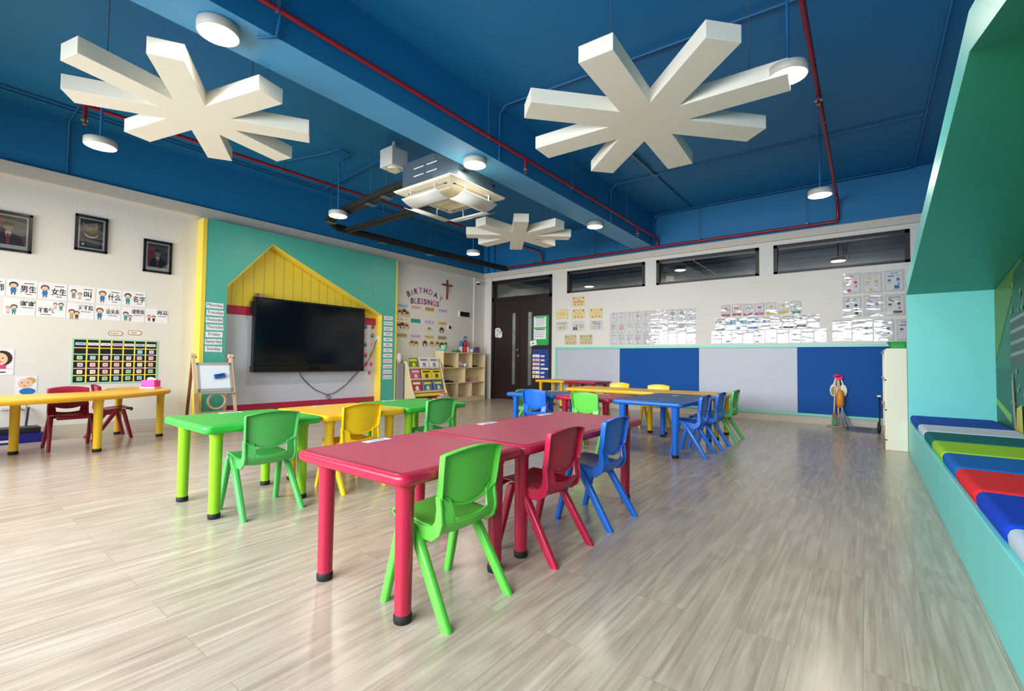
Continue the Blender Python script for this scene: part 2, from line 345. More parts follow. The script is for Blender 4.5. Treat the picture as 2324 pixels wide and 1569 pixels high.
# blue pilasters near the corner, above the moulding
m = M()
for x0, x1 in ((0.02, 0.16), (0.26, 0.36)): m.box(x0, x1, -0.05, 0, 3.09, ZC, 'ceiling_blue')
struct(m, 'trim_4')

for i, (a, b) in enumerate(WN):
    e = bpy.data.objects.new('window_%d' % (i+1), None); COL.objects.link(e); e['kind'] = 'structure'
    m = M(); w = 0.055
    m.box(a, b, -0.012, 0.10, WZ1-w, WZ1, 'frame_brown'); m.box(a, b, -0.012, 0.10, WZ0, WZ0+w*0.7, 'frame_brown'); m.box(a, a+w, -0.012, 0.10, WZ0, WZ1, 'frame_brown'); m.box(b-w, b, -0.012, 0.10, WZ0, WZ1, 'frame_brown')
    m.build('window_frame', e)
    m = M(); m.box(a+w, b-w, 0.055, 0.061, WZ0+w*0.7, WZ1-w, 'glass'); m.build('pane', e)
# corridor beyond
m = M(); m.box(-0.15, XR+0.15, 2.9, 3.0, 0, 3.9, 'corridor_grey'); m.box(-0.15, XR+0.15, T, 3.0, 3.75, 3.9, 'corridor_grey'); m.box(-0.25, -0.15, T, 3, 0, 3.9, 'corridor_grey'); m.box(XR+0.15, XR+0.25, T, 3, 0, 3.9, 'corridor_grey')
m.box(-0.15, XR+0.15, 2.4, 2.9, 3.22, 3.75, 'ink_grey'); m.box(0, 8.6, 1.0, 1.45, 2.90, 3.04, 'corridor_dark'); struct(m, 'wall_corridor')
for k, (y, z, r) in enumerate(((0.7, 2.93, 0.03), (1.7, 3.10, 0.05))):
    m = M(); m.cyl((0, y, z), (8.6, y, z), r, m='corridor_dark', n=12)
    for x in (1.3, 2.9, 4.7, 5.1, 6.9, 7.6): m.box(x-0.01, x+0.01, y-0.01, y+0.01, z, 3.75, 'corridor_dark')
    tag(m.build('duct_pipe'), ('slim' if k == 0 else 'thick')+' dark pipe under the corridor ceiling beyond the high windows', 'pipe')
lm = None
for k, x in enumerate((1.2, 3.35, 5.5, 7.3)):
    if lm is None:
        lm = thing('corridor_light', 'x', 'ceiling light', (x, 1.95, 3.1), 'round lights in the corridor', world=False)
        m = M(); m.cyl((0, 0, 0), (0, 0, 0.05), 0.13, m='white_plastic', n=20); m.box(-0.008, 0.008, -0.008, 0.008, 0.05, 0.65, 'corridor_dark'); m.build('housing', lm)
        m = M(); m.cyl((0, 0, -0.003), (0, 0, 0.0), 0.12, m='corridor_glow', n=20); m.build('diffuser', lm); c = lm
    else: c = dup(lm, (x, 1.95, 3.1), 0, '')
    c['label'] = 'round corridor light seen through the glass ' + ('above the dark door', 'of the leftmost high window', 'of the middle high window', 'of the rightmost high window')[k]

# ------------------------------------------------------------------ double door
d = bpy.data.objects.new('door_1', None); COL.objects.link(d); d['kind'] = 'structure'
m = M(); m.box(0.29, 0.36, -0.03, 0.1, 0, 2.88, 'frame_brown'); m.box(1.96, 2.02, -0.03, 0.1, 0, 2.88, 'frame_brown'); m.box(0.29, 2.02, -0.03, 0.1, 2.81, 2.88, 'frame_brown'); m.box(0.29, 2.02, -0.03, 0.1, 2.38, 2.46, 'frame_brown'); m.build('door_frame', d)
m = M(); m.box(0.36, 1.96, 0.03, 0.036, 2.46, 2.81, 'glass'); m.build('transom_pane', d)
for a, b, s0, s1 in ((0.36, 1.13, 0.88, 1.0), (1.14, 1.96, 1.34, 1.47)):
    m = M(); m.box(a, s0, 0.0, 0.045, 0.01, 2.38, 'door_brown'); m.box(s1, b, 0.0, 0.045, 0.01, 2.38, 'door_brown'); m.box(s0, s1, 0.0, 0.045, 0.01, 0.37, 'door_brown'); m.box(s0, s1, 0.0, 0.045, 2.07, 2.38, 'door_brown')
    lf = m.build('door_leaf', d)
    m = M(); m.box(s0, s1, 0.02, 0.026, 0.37, 2.07, 'glass'); m.build('glass_slit', lf)
m = M(); m.box(0, 2.2, 2.3, 2.31, 0.2, 2.3, 'corridor_grey')
m = M(); m.cyl((1.1, -0.005, 1.19), (1.1, -0.05, 1.19), 0.028, m='metal', n=16); m.tube([(1.1, -0.05, 1.19), (1.0, -0.055, 1.19), (0.97, -0.05, 1.19)], 0.009, 'metal', 8); h = m.build('door_handle', d); h['label'] = 'bright metal lever handle'
m = M(); m.cyl((1.1, 0.0, 1.05), (1.1, -0.02, 1.05), 0.028, m='metal', n=16); m.build('lock_plate', d)

# ------------------------------------------------------------------ wainscot panels on the back wall
wp = thing('wall_panel_frame', 'mint green trim framing the blue and lilac panels under the back wall cards', 'wall trim', (2.13, 0, 0))
m = M(); m.box(2.13, 7.93, -0.045, 0, 1.205, 1.245, 'trim_mint'); m.box(2.13, 7.93, -0.035, 0, 0.12, 0.16, 'trim_mint'); m.box(2.13, 2.17, -0.035, 0, 0.16, 1.205, 'trim_mint'); m.build('trim_rail', wp, bevel=0.003)
for a, b, c, l in ((2.17, 3.655, 'panel_lilac', 'pale lilac grey wall panel nearest the dark door'), (3.655, 5.18, 'panel_blue', 'deep blue wall panel behind the yellow chairs'), (5.18, 6.70, 'panel_lilac', 'pale lilac grey wall panel between the two blue panels'), (6.70, 7.93, 'panel_blue', 'deep blue wall panel behind the brooms and mop')):
    m = M(); m.box(a+0.002, b-0.002, -0.024, -0.001, 0.16, 1.205, c); tag(m.build('wall_panel', bevel=0.003), l, 'wall panel', 'wainscot panels')

# ------------------------------------------------------------------ ceiling stars
def star(cx, cy, z, rot, R, w, th, label, wires):
    t = thing('ceiling_star', label, 'ceiling decoration', (cx, cy, z), 'star shaped ceiling panels')
    pts = []; nr = (w/2)/math.sin(PI/8)
    for k in range(8):
        a = rot+k*PI/4; dx, dy = math.cos(a), math.sin(a)
        pts.append((cx+dx*R+dy*w/2, cy+dy*R-dx*w/2)); pts.append((cx+dx*R-dy*w/2, cy+dy*R+dx*w/2))
        b = a+PI/8; pts.append((cx+nr*math.cos(b), cy+nr*math.sin(b)))
    m = M(); m.prism(pts, z, z+th, 'star_cream'); m.build('star_body', t, bevel=0.003)
    for k in wires:
        a = rot+k*PI/4; x, y = cx+math.cos(a)*R*0.75, cy+math.sin(a)*R*0.75
        m = M(); m.cyl((x, y, z+th), (x, y, ZC), 0.003, m='galvanised', n=6); m.build('hanging_wire', t)
star(3.094, -7.262, 2.96, D2R(284.4), 0.865, 0.214, 0.12, 'cream eight-armed ceiling star hanging over the left side of the room', (0, 2, 4, 6))
star(6.143, -4.995, 2.934, D2R(92.67+180), 1.024, 0.246, 0.115, 'largest cream eight-armed ceiling star, right of the blue beam', (0, 2, 4, 6))
star(3.193, -2.845, 2.905, D2R(309.67), 0.825, 0.216, 0.12, 'farthest cream eight-armed ceiling star beyond the air conditioner', (1, 3, 5, 7))

# ------------------------------------------------------------------ round lamps
def lamp(stem):
    t = thing('ceiling_lamp', 'x', 'ceiling light', (0, 0, 0), 'round white ceiling lamps', world=False)
    m = M(); m.lathe([(0.0, 0.065), (0.118, 0.065), (0.127, 0.058), (0.127, 0.0), (0.119, -0.002), (0.119, 0.004)], 'lamp_housing', n=32); m.build('housing', t)
    m = M(); m.lathe([(0.0, -0.001), (0.118, -0.001), (0.118, 0.006)], 'lamp_glow', n=32); m.build('diffuser', t)
    if stem: m = M(); m.cyl((0, 0, 0.065), (0, 0, ZC-2.95), 0.011, m='pipe_blue', n=8); m.cyl((0, 0, 0.065), (0, 0, 0.085), 0.03, m='pipe_blue', n=12); m.build('stem', t)
    return t
lb = lamp(False); lh = lamp(True)
first = True
for (x, y, l) in ((4.16, -7.5, 'round lamp mounted under the blue beam, nearest the camera'), (4.16, -4.95, 'round lamp under the blue beam beside the air conditioner'), (4.15, -2.08, 'round lamp under the far end of the blue beam')):
    if first: lb.location = (x, y, 3.094); lb['label'] = l; first = False
    else: dup(lb, (x, y, 3.094), 0, l)
first = True
for (x, y, l) in ((1.75, -7.64, 'round hanging lamp above the left wall, below the nearest star'), (1.67, -5.07, 'round hanging lamp in front of the black pipes'), (1.68, -2.25, 'round hanging lamp in the far left corner below the farthest star'),
                  (7.16, -5.0, 'round hanging lamp covering an arm tip of the largest star'), (7.16, -2.14, 'round hanging lamp near the right end of the back wall')):
    if first: lh.location = (x, y, 2.95); lh['label'] = l; first = False
    else: dup(lh, (x, y, 2.95), 0, l)

# ------------------------------------------------------------------ pipes on the ceiling
def sprink(t, x, y, z, drop, col='copper'):
    m = M(); m.cyl((x, y, z), (x, y, z-drop), 0.018, m='pipe_red', n=10); m.cyl((x, y, z-drop), (x, y, z-drop-0.012), 0.032, m='metal', n=12); m.cyl((x, y, z-drop-0.012), (x, y, z-drop-0.05), 0.012, 0.02, m=col, n=10); m.build('sprinkler_head', t)
def rod(t, x, y, z):
    m = M(); m.cyl((x, y, z), (x, y, ZC), 0.004, m='galvanised', n=6); m.box(x-0.02, x+0.02, y-0.008, y+0.008, z-0.025, z+0.05, 'galvanised'); m.build('hanger_rod', t)
t = thing('sprinkler_pipe', 'red sprinkler pipe running beside the blue ceiling beam', 'pipe', (4.43, -5, 3.3))
m = M(); m.tube([(4.44, YF+0.02, 3.3), (4.44, -0.14, 3.3), (4.44, -0.09, 3.27), (4.44, -0.08, 3.16)], 0.021, 'pipe_red'); m.build('pipe_run', t)
for y in (-4.38, -1.05): sprink(t, 4.44, y, 3.3, 0.12, 'metal')
for y in (-7.25, -5.05, -3.3, -1.5): rod(t, 4.44, y, 3.3)
t = thing('sprinkler_pipe', 'red sprinkler pipe above the television side of the room', 'pipe', (1.6, -5, 3.38))
m = M(); m.tube([(1.5, -7.74, 3.40), (1.62, -5, 3.38), (1.80, -0.2, 3.40), (1.80, -0.12, 3.36), (1.80, -0.08, 3.16)], 0.02, 'pipe_red'); m.build('pipe_run', t)
for y, x in ((-7.72, 1.5), (-4.6, 1.63), (-1.6, 1.75)): sprink(t, x, y, 3.39, 0.13)
for y, x in ((-5.8, 1.58), (-3.0, 1.69)): rod(t, x, y, 3.39)
t = thing('sprinkler_pipe', 'red sprinkler pipe along the right part of the ceiling', 'pipe', (7.25, -3, 3.46))
m = M(); m.tube([(7.25, YF+0.02, 3.46), (7.25, -0.15, 3.46), (7.25, -0.09, 3.43), (7.25, -0.08, 3.16)], 0.021, 'pipe_red'); m.build('pipe_run', t)
for y in (-3.62, -0.4): sprink(t, 7.25, y, 3.46, 0.06)
for y in (-5.6, -3.0): rod(t, 7.25, y, 3.46)
t = thing('sprinkler_pipe', 'long red sprinkler pipe just above the back wall moulding', 'pipe', (4, -0.08, 3.14))
m = M(); m.tube([(0.62, -0.08, 3.15), (7.25, -0.08, 3.135)], 0.023, 'pipe_red'); m.build('pipe_run', t)
for x in (1.55, 3.1, 5.2, 6.85): rod(t, x, -0.08, 3.14)
def conduit(pts, l, mt='pipe_blue', r=0.011):
    m = M(); m.tube(pts, r, mt, 8); tag(m.build('electrical_conduit'), l, 'conduit')
conduit([(4.37, -4.78, 3.16), (4.37, -4.78, 3.68), (4.45, -4.78, 3.755), (7.3, -4.6, 3.755)], 'blue conduit crossing the ceiling above the largest star')
conduit([(4.37, -1.96, 3.16), (4.37, -1.96, 3.68), (4.45, -1.96, 3.755), (7.1, -1.88, 3.755), (8.12, -1.86, 3.755)], 'blue conduit crossing the ceiling beyond the largest star')
conduit([(4.38, -0.14, 3.14), (4.38, -0.14, 3.66), (4.46, -0.14, 3.745), (8.05, -0.14, 3.745), (8.14, -0.24, 3.745), (8.12, YF+0.02, 3.745)], 'blue conduit following the back and right edges of the ceiling')
conduit([(5.08, -3.4, 3.757), (5.08, -0.14, 3.757)], 'blue conduit joining the far ceiling runs diagonally in view')
conduit([(5.10, -3.3, 3.73), (5.10, -2.15, 3.73), (5.06, -2.02, 3.75), (5.10, -1.9, 3.75)], 'short grey bent conduit beyond the largest star', 'pipe_grey', 0.013)
conduit([(4.28, -7.3, 3.14), (4.37, -7.22, 3.15), (4.38, -7.2, 3.3), (4.38, -7.2, 3.76)], 'blue conduit curving from the nearest beam lamp up the beam side')
for k, x in enumerate((0.32, 0.42)):
    conduit([(x, YF+0.1, 3.757), (x, -0.2, 3.757)], 'blue conduit along the left ceiling edge, '+('closer to the wall' if k == 0 else 'farther from the wall'))
conduit([(0.012, -7.62, 3.09), (0.012, -7.62, 3.70), (0.08, -7.62, 3.755), (1.75, -7.62, 3.755)], 'blue conduit climbing the left wall above the moulding')
conduit([(0.42, -4.6, 3.74), (2.2, -4.75, 3.74), (2.6, -4.9, 3.74)], 'blue conduit leading to the cube speaker')
conduit([(0.9, -5.6, 3.73), (1.7, -5.35, 3.73), (2.05, -5.3, 3.73), (2.0, -5.12, 3.74), (1.67, -5.07, 3.75)], 'blue looping conduit over the lamp by the black pipes')
def foam(pts, l, r=0.035):
    m = M(); m.tube(pts, r, 'foam_black', 10); p2 = [(a+0.0, b+0.05, c-0.035) for a, b, c in pts]; m.tube(p2, r*0.8, 'foam_black', 10); tag(m.build('insulated_pipe'), l, 'pipe', None)
foam([(3.20, -5.10, 3.08), (2.7, -5.06, 3.09), (2.0, -4.97, 3.1), (1.25, -4.90, 3.1), (0.90, -4.78, 3.1), (0.72, -4.55, 3.1), (0.70, -4.2, 3.1), (0.72, -2.2, 3.11), (0.74, -0.06, 3.15)], 'thick black foam-wrapped pipes from the air conditioner to the far corner', 0.045)
foam([(3.20, -4.52, 3.02), (2.54, -4.45, 3.04), (1.4, -4.42, 3.05), (0.86, -4.42, 3.05)], 'thinner black foam-wrapped pipe below the thick pair', 0.028)
t = None
for k, (x, y) in enumerate(((2.7, -5.03), (2.3, -4.98), (1.1, -4.84), (0.72, -3.6), (0.73, -2.5))):
    m = M(); m.cyl((0, 0, 0), (0, 0, ZC-3.11), 0.004, m='galvanised', n=6); m.box(-0.05, 0.05, -0.06, 0.08, -0.10, -0.09, 'galvanised')
    if t is None: t = m.build('pipe_hanger'); me0 = t
    else: t = me0.copy(); COL.objects.link(t)
    t.location = (x, y, 3.11); tag(t, 'thin hanger holding the black pipes, %s from the air conditioner' % ('first', 'second', 'third', 'fourth', 'farthest')[k], 'hanger', 'hangers of the black pipes')

# ------------------------------------------------------------------ cube speaker, AC cassette
t = thing('ceiling_speaker', 'white cube speaker fixed to the ceiling behind the air conditioner', 'speaker', (2.705, -4.925, 3.42))
m = M(); m.box(2.58, 2.83, -5.05, -4.80, 3.42, 3.66, 'white_plastic'); m.build('cabinet', t, bevel=0.008)
m = M(); m.cyl((2.705, -4.925, 3.419), (2.705, -4.925, 3.40), 0.09, 0.085, m='pale_cream', n=24); m.build('speaker_grille', t)
m = M(); m.box(2.69, 2.72, -4.94, -4.91, 3.66, ZC, 'white_plastic'); m.build('bracket', t)
ax, ay, az = 3.61, -4.78, 2.90; hp = 0.475
t = thing('air_conditioner', 'ceiling cassette air conditioner with cream fascia and grey metal body', 'air conditioner', (ax, ay, az))
c = 0.16; b = 0.40; P = [(ax-b+c, ay-b), (ax+b-c, ay-b), (ax+b, ay-b+c), (ax+b, ay+b-c), (ax+b-c, ay+b), (ax-b+c, ay+b), (ax-b, ay+b-c), (ax-b, ay-b+c)]
P = [(ax-b, ay-b), (ax+0.33-0.2, ay-b), (ax+0.33, ay-b+0.2), (ax+0.33, ay+b), (ax-b, ay+b)]
m = M(); m.prism(P, az+0.03, az+0.36, 'galvanised')
for zz in (0.16, 0.25):
    for x0 in (0.2, 0.42): m.box(ax-b+x0, ax-b+x0+0.17, ay-b-0.003, ay-b, az+zz, az+zz+0.012, 'white_plastic')
m.build('metal_body', t, bevel=0.004)
m = M(); n = 4
def sq(h, z): return [(ax-h, ay-h, z), (ax+h, ay-h, z), (ax+h, ay+h, z), (ax-h, ay+h, z)]
m.rings([sq(hp, az+0.03), sq(hp, az+0.018), sq(hp-0.02, az+0.006), sq(hp-0.16, az-0.02)], 'ac_cream', False); m.build('fascia', t, bevel=0.01)
m = M(); m.rings([sq(hp-0.18, az-0.018), sq(hp-0.19, az-0.032)], 'ac_grille', False)
for k in range(14): y = ay-hp+0.2+k*0.04; m.box(ax-hp+0.2, ax+hp-0.2, y, y+0.006, az-0.038, az-0.032, 'ac_cream')
m.build('intake_grille', t)
for k in range(4):
    R = Matrix.Translation((ax, ay, az)) @ Matrix.Rotation(k*PI/2, 4, 'Z')
    m = M(); m.T = R
    for x in (-0.3, 0.3):   # dark slot ends
        m.box(x-0.02, x+0.02, -0.38, -0.35, -0.012, 0.0, 'black_plastic')
    m.box(-0.30, 0.30, -0.375, -0.35, -0.010, 0.0, 'black_plastic'); m.build('air_slot', t)
    m = M(); m.T = R; prof = [(-0.50+0.22*q, -0.105-0.02*math.sin(q*PI)-0.05*q) for q in [i/6 for i in range(7)]]
    vs = []; fs = []
    for (y, z) in prof: vs += [(-0.29, y, z), (0.29, y, z)]
    for (y, z) in prof: vs += [(-0.29, y, z-0.006), (0.29, y, z-0.006)]
    nn = 7
    for i in range(nn-1): fs += [(2*i, 2*i+1, 2*i+3, 2*i+2), (14+2*i+2, 14+2*i+3, 14+2*i+1, 14+2*i), (2*i, 2*i+2, 14+2*i+2, 14+2*i), (2*i+1, 14+2*i+1, 14+2*i+3, 2*i+3)]
    fs += [(0, 14, 15, 1), (12, 13, 27, 26)]
    m.raw(vs, fs, 'white_plastic', True); df = m.build('air_deflector', t)
    for x in (-0.2, 0.2):
        m = M(); m.T = R; m.tube([(x, -0.40, 0.0), (x, -0.44, -0.015), (x, -0.44, -0.13)], 0.008, 'white_plastic', 8); bk = m.build('deflector_bracket', t); bk.parent = df
for x, y in ((ax-0.42, ay-0.3), (ax+0.335, ay-0.1), (ax+0.3, ay+0.42), (ax-0.3, ay+0.42)):
    m = M(); m.cyl((x, y, az+0.2), (x, y, ZC), 0.006, m='galvanised', n=6); m.box(x-0.03, x+0.03, y-0.03, y+0.03, az+0.19, az+0.21, 'black_plastic'); m.build('suspension_rod', t)

# ------------------------------------------------------------------ tables
def rrect(x0, x1, y0, y1, r, n=6):
    p = []
    for cx, cy, a in ((x1-r, y1-r, 0), (x0+r, y1-r, 90), (x0+r, y0+r, 180), (x1-r, y0+r, 270)):
        for k in range(n+1): t = D2R(a+90*k/n); p.append((cx+r*math.cos(t), cy+r*math.sin(t)))
    return p
def inset(poly, d):
    n = len(poly); out = []
    for i in range(n):
        a = Vector(poly[i-1]); b = Vector(poly[i]); c = Vector(poly[(i+1) % n])
        e = ((b-a).normalized()+(c-b).normalized()); nrm = Vector((-e.y, e.x)).normalized(); out.append((b.x+nrm.x*d, b.y+nrm.y*d))
    return out
def slab(m, poly, z, edge, top, th=0.046):
    R = []
    for dz, ins in ((-th, 0.016), (-th+0.006, 0.006), (-th*0.6, 0), (-0.012, 0.0), (-0.004, 0.005), (0.0, 0.014)): R.append([(x, y, z+dz) for x, y in inset(poly, ins)])
    m.rings(R, edge, True); q = inset(poly, 0.03); m.raw([(x, y, z+0.0006) for x, y in q], [tuple(range(len(q)))], top)
def leg(t, x, y, z, col, r=0.034):
    m = M(); m.tube([(x, y, 0.03), (x, y, z-0.03), (x, y, z-0.022), (x, y, z+0.004)], [r*0.88, r, r*1.12, r*1.12], col, 20); l = m.build('leg', t)
    m = M(); m.lathe([(0, 0), (r*0.9, 0.0), (r*0.97, 0.006), (r*0.97, 0.026), (r*0.86, 0.032), (0, 0.033)], 'rubber', (x, y, 0), 20); f = m.build('rubber_foot', t); f.parent = l
def table(x0, x1, y0, y1, edge, top, legm, label, cat='table', group='square plastic classroom tables', H=0.545):
    t = thing('classroom_table', label, cat, ((x0+x1)/2, (y0+y1)/2, 0), group)
    m = M(); slab(m, rrect(x0, x1, y0, y1, 0.045), H, edge, top); m.build('tabletop', t)
    for x in (x0+0.095, x1-0.095):
        for y in (y0+0.095, y1-0.095): leg(t, x, y, H-0.046, legm)
    return t
table(5.65, 6.35, -7.675, -6.972, 't_red', 't_redtop', 't_red', 'square crimson table nearest the camera, beside the green chair')
table(5.65, 6.35, -6.966, -5.57, 't_red', 't_redtop', 't_red', 'long crimson table with the red and blue chairs tucked in', group='long plastic classroom tables')
table(3.955, 4.66, -7.675, -6.965, 't_green', 't_greentop', 't_lime', 'green table with lime legs nearest the camera in the television row')
table(3.955, 4.66, -6.96, -6.255, 't_yellow', 't_yellowtop', 'leg_yellow', 'yellow table between the two green tables')
table(3.955, 4.66, -6.25, -5.545, 't_green', 't_greentop', 't_lime', 'green table with lime legs at the far end of the television row')
table(4.03, 4.73, -4.19, -3.49, 't_blue', 't_bluetop', 'p_blue', 'square blue table left of the red table in the far group')
table(4.735, 5.435, -4.19, -3.49, 't_red', 't_redtop', 't_red', 'square red table between two blue tables in the far group')
table(5.44, 6.18, -4.19, -2.79, 't_blue', 't_bluetop', 'p_blue', 'long blue table at the right end of the far group', group='long plastic classroom tables')
table(4.02, 5.38, -2.76, -2.06, 't_yellow', 't_yellowtop', 'leg_yellow', 'long yellow table behind the blue and red tables, left piece', group='long plastic classroom tables')
table(5.385, 6.21, -2.76, -2.06, 't_yellow', 't_yellowtop', 'leg_yellow', 'yellow table at the right end of the far yellow row, beside the green chair')
table(2.09, 2.785, -0.76, -0.06, 't_yellow', 't_yellowtop', 't_yellow', 'small yellow table by the dark door')
table(2.79, 3.49, -0.76, -0.06, 't_red', 't_redtop', 't_red', 'small red table against the lilac panel near the door')
# curved teacher's table by the left wall
t = thing('curved_table', 'curved orange-yellow table by the left wall with the maroon chairs', 'table', (1.4, -7.9, 0))
out = [(1.62, -9.9), (1.80, -9.4), (1.90, -8.8), (1.92, -8.3), (1.88, -7.95), (1.78, -7.62), (1.63, -7.32), (1.44, -7.05), (1.26, -6.88), (1.06, -6.79), (0.82, -6.76), (0.60, -6.79), (0.42, -6.88), (0.34, -7.02), (0.37, -7.18), (0.52, -7.29), (0.74, -7.34), (0.90, -7.42), (1.01, -7.56), (1.07, -7.75), (1.08, -8.1), (1.06, -8.6), (0.98, -9.1), (0.85, -9.6), (0.80, -9.9), (1.05, -10.15), (1.4, -10.1)]
def smooth(P, it=2):
    for _ in range(it):
        Q = []
        for i in range(len(P)):
            a = P[i]; b = P[(i+1) % len(P)]; Q += [(0.75*a[0]+0.25*b[0], 0.75*a[1]+0.25*b[1]), (0.25*a[0]+0.75*b[0], 0.25*a[1]+0.75*b[1])]
        P = Q
    return P
out = smooth(out, 2)
ar = sum(out[i-1][0]*out[i][1]-out[i][0]*out[i-1][1] for i in range(len(out)))
if ar < 0: out = out[::-1]
HC = 0.552
m = M(); R = [[(x, y, HC+dz) for x, y in inset(out, i)] for dz, i in ((-0.045, 0.016), (-0.038, 0.005), (-0.02, 0), (-0.01, 0.002), (0, 0.012))]; m.rings(R, 't_orange', True, 't_orangetop'); m.build('tabletop', t)
for x, y in ((1.22, -8.07), (1.62, -7.55), (0.99, -6.88), (0.46, -7.15), (1.55, -9.3), (1.0, -9.85)): leg(t, x, y, HC-0.045, 'leg_yellow', 0.037)

# ------------------------------------------------------------------ chairs (local: +x is forward)
def lerp(a, b, t): return a+(b-a)*t
def grid(m, f, nu, nv, mt):
    vs = [f(i/nu, j/nv) for j in range(nv+1) for i in range(nu+1)]; fs = [(j*(nu+1)+i, j*(nu+1)+i+1, (j+1)*(nu+1)+i+1, (j+1)*(nu+1)+i) for j in range(nv) for i in range(nu)]
    m.raw(vs, fs, mt, True)
def solid(o, t, off=0.0):
    s = o.modifiers.new('shell', 'SOLIDIFY'); s.thickness = t; s.offset = off; b = o.modifiers.new('bevel', 'BEVEL'); b.width = 0.002; b.segments = 2; b.limit_method = 'ANGLE'; b.angle_limit = D2R(50)
def interp(P, t):
    x = t*(len(P)-1); i = min(int(x), len(P)-2); q = x-i; return tuple(lerp(P[i][k], P[i+1][k], q) for k in range(len(P[0])))
def chair(mt, label):
    t = thing('classroom_chair', label, 'chair', (0, 0, 0), 'plastic classroom chairs', world=False)
    # seat shell: front lip, dished pan, turning up into the lower back band
    prof = [(0.186, 0.304, 0.120), (0.194, 0.318, 0.126), (0.188, 0.331, 0.132), (0.165, 0.337, 0.140), (0.10, 0.335, 0.147), (0.03, 0.328, 0.150), (-0.02, 0.321, 0.150), (-0.06, 0.318, 0.150), (-0.092, 0.325, 0.150), (-0.104, 0.335, 0.147), (-0.109, 0.345, 0.146), (-0.111, 0.352, 0.145)]
    def fs(u, v):
        x, z, w = interp(prof, v); s = 2*u-1; k = max(0, (v-0.6)/0.4)
        return (x-0.020*k*(1-s*s)-0.02*max(0, 1-v/0.3)*s**4, s*w, z+0.010*s*s*(1-k)*min(1, v/0.3)-k*0.012*(1-s*s))
    m = M(); grid(m, fs, 14, 33, mt); o = m.build('seat', t); solid(o, 0.008)
    # back band with the uprights either side of the slot, one moulded piece
    SS = [-1, -0.92, -0.84, -0.76, -0.70, -0.66, -0.635, -0.60, -0.5, -0.35, -0.18, 0]; SS = SS+[-q for q in SS[-2::-1]]
    def topz(q):
        a = abs(q); lo = 0.350+0.034*q*q; hi = 0.405+0.048*q*q; k = min(1, max(0, (a-0.60)/0.06)); k = k*k*(3-2*k); return lerp(lo, hi, k)
    def bx(z): return lerp(-0.066, -0.112, math.sin(min(1, max(0, (z-0.292)/0.07))*PI/2)) if z < 0.362 else lerp(-0.112, -0.094, (z-0.362)/0.09)
    vs = []; fc = []; nr = 9
    for r in range(nr+1):
        for q in SS: z = lerp(0.292+0.012*q*q, topz(q), r/nr); vs.append((bx(z)-0.018*(1-q*q), q*0.148, z))
    nc_ = len(SS)
    for r in range(nr):
        for k in range(nc_-1): fc.append((r*nc_+k, r*nc_+k+1, (r+1)*nc_+k+1, (r+1)*nc_+k))
    m = M(); m.raw(vs, fc, mt, True); o = m.build('back_band', t); solid(o, 0.008)
    # backrest panel with rear flange
    def zb(s): return 0.442-0.048*(1-s*s)
    def zt(s): return 0.590+0.020*(1-s*s)
    def fp(u, v):
        s = 2*u-1; z = lerp(zb(s), zt(s), v); w = lerp(0.147, 0.156, v); return (lerp(-0.090, -0.112, v)-0.018*(1-s*s), s*w, z)
    m = M(); nu, nv = 14, 6
    grid(m, fp, nu, nv, mt)
    per = [(i/nu, 0) for i in range(nu)]+[(1, j/nv) for j in range(nv)]+[(1-i/nu, 1) for i in range(nu)]+[(0, 1-j/nv) for j in range(nv)]
    A = []; B = []
    for (u, v) in per:
        p = Vector(fp(u, v)); s = 2*u-1; d = 0.030 if v > 0.02 else 0.010+0.02*abs(s)**4; A.append(p); B.append(p+Vector((-d, 0.003*s, -0.004 if v < .5 else 0.003)))
    n = len(per); m.raw(A+B, [(k, (k+1) % n, n+(k+1) % n, n+k) for k in range(n)], mt, True)
    o = m.build('backrest', t); solid(o, 0.0065)
    for s in (-1, 1):
        # side arm: sweeps from the leg apex under the seat and up to the backrest
        path = [(0.105, 0.325, 0.014), (0.06, 0.322, 0.020), (0.01, 0.311, 0.028), (-0.03, 0.302, 0.034), (-0.065, 0.303, 0.036), (-0.092, 0.320, 0.032), (-0.106, 0.350, 0.025), (-0.107, 0.395, 0.018), (-0.100, 0.446, 0.016)]
        top = []; bot = []
        for i, (x, z, w) in enumerate(path):
            a = Vector(path[min(i+1, len(path)-1)][:2])-Vector(path[max(i-1, 0)][:2]); a.normalize(); nn = Vector((-a.y, a.x)); top.append((x-nn.x*w*0.75, z-nn.y*w*0.75)); bot.append((x+nn.x*w*0.75, z+nn.y*w*0.75))
        poly = top+bot[::-1]
        m = M(); m.prism(poly, s*0.142, s*0.157, mt, 'y'); o = m.build('side_arm', t); b = o.modifiers.new('bevel', 'BEVEL'); b.width = 0.005; b.segments = 3; b.limit_method = 'ANGLE'; b.angle_limit = D2R(50)
        for (xt, xb, wt, wb) in ((0.085, 0.168, 0.040, 0.034), (0.045, -0.172, 0.050, 0.044)):
            m = M(); R = []
            for q in (0, 0.04, 0.5, 0.93, 1.0):
                x = lerp(xb, xt, q); y = s*lerp(0.170, 0.152, q); w = lerp(wb, wt, q)/2; h = lerp(0.015, 0.019, q); z = 0.345*q
                if q == 1.0: w *= 0.6; h *= 0.7; z = 0.335
                if q == 0: w *= 0.93; h *= 0.9
                R.append([(x+w*math.copysign(abs(math.cos(a))**0.6, math.cos(a)), y+h*math.copysign(abs(math.sin(a))**0.6, math.sin(a)), z) for a in [2*PI*k/16 for k in range(16)]])
            m.rings(R, mt, True); m.build('leg', t)
    return t
protos = {}
def put_chair(mt, x, y, rz, label):
    if mt not in protos: c = chair(mt, label); c.location = (x, y, 0); c.rotation_euler = (0, 0, rz); protos[mt] = c
    else: c = dup(protos[mt], (x, y, 0), rz, label)
    return c
put_chair('p_green', 6.255, -7.36, PI, 'light green chair nearest the camera at the crimson table')
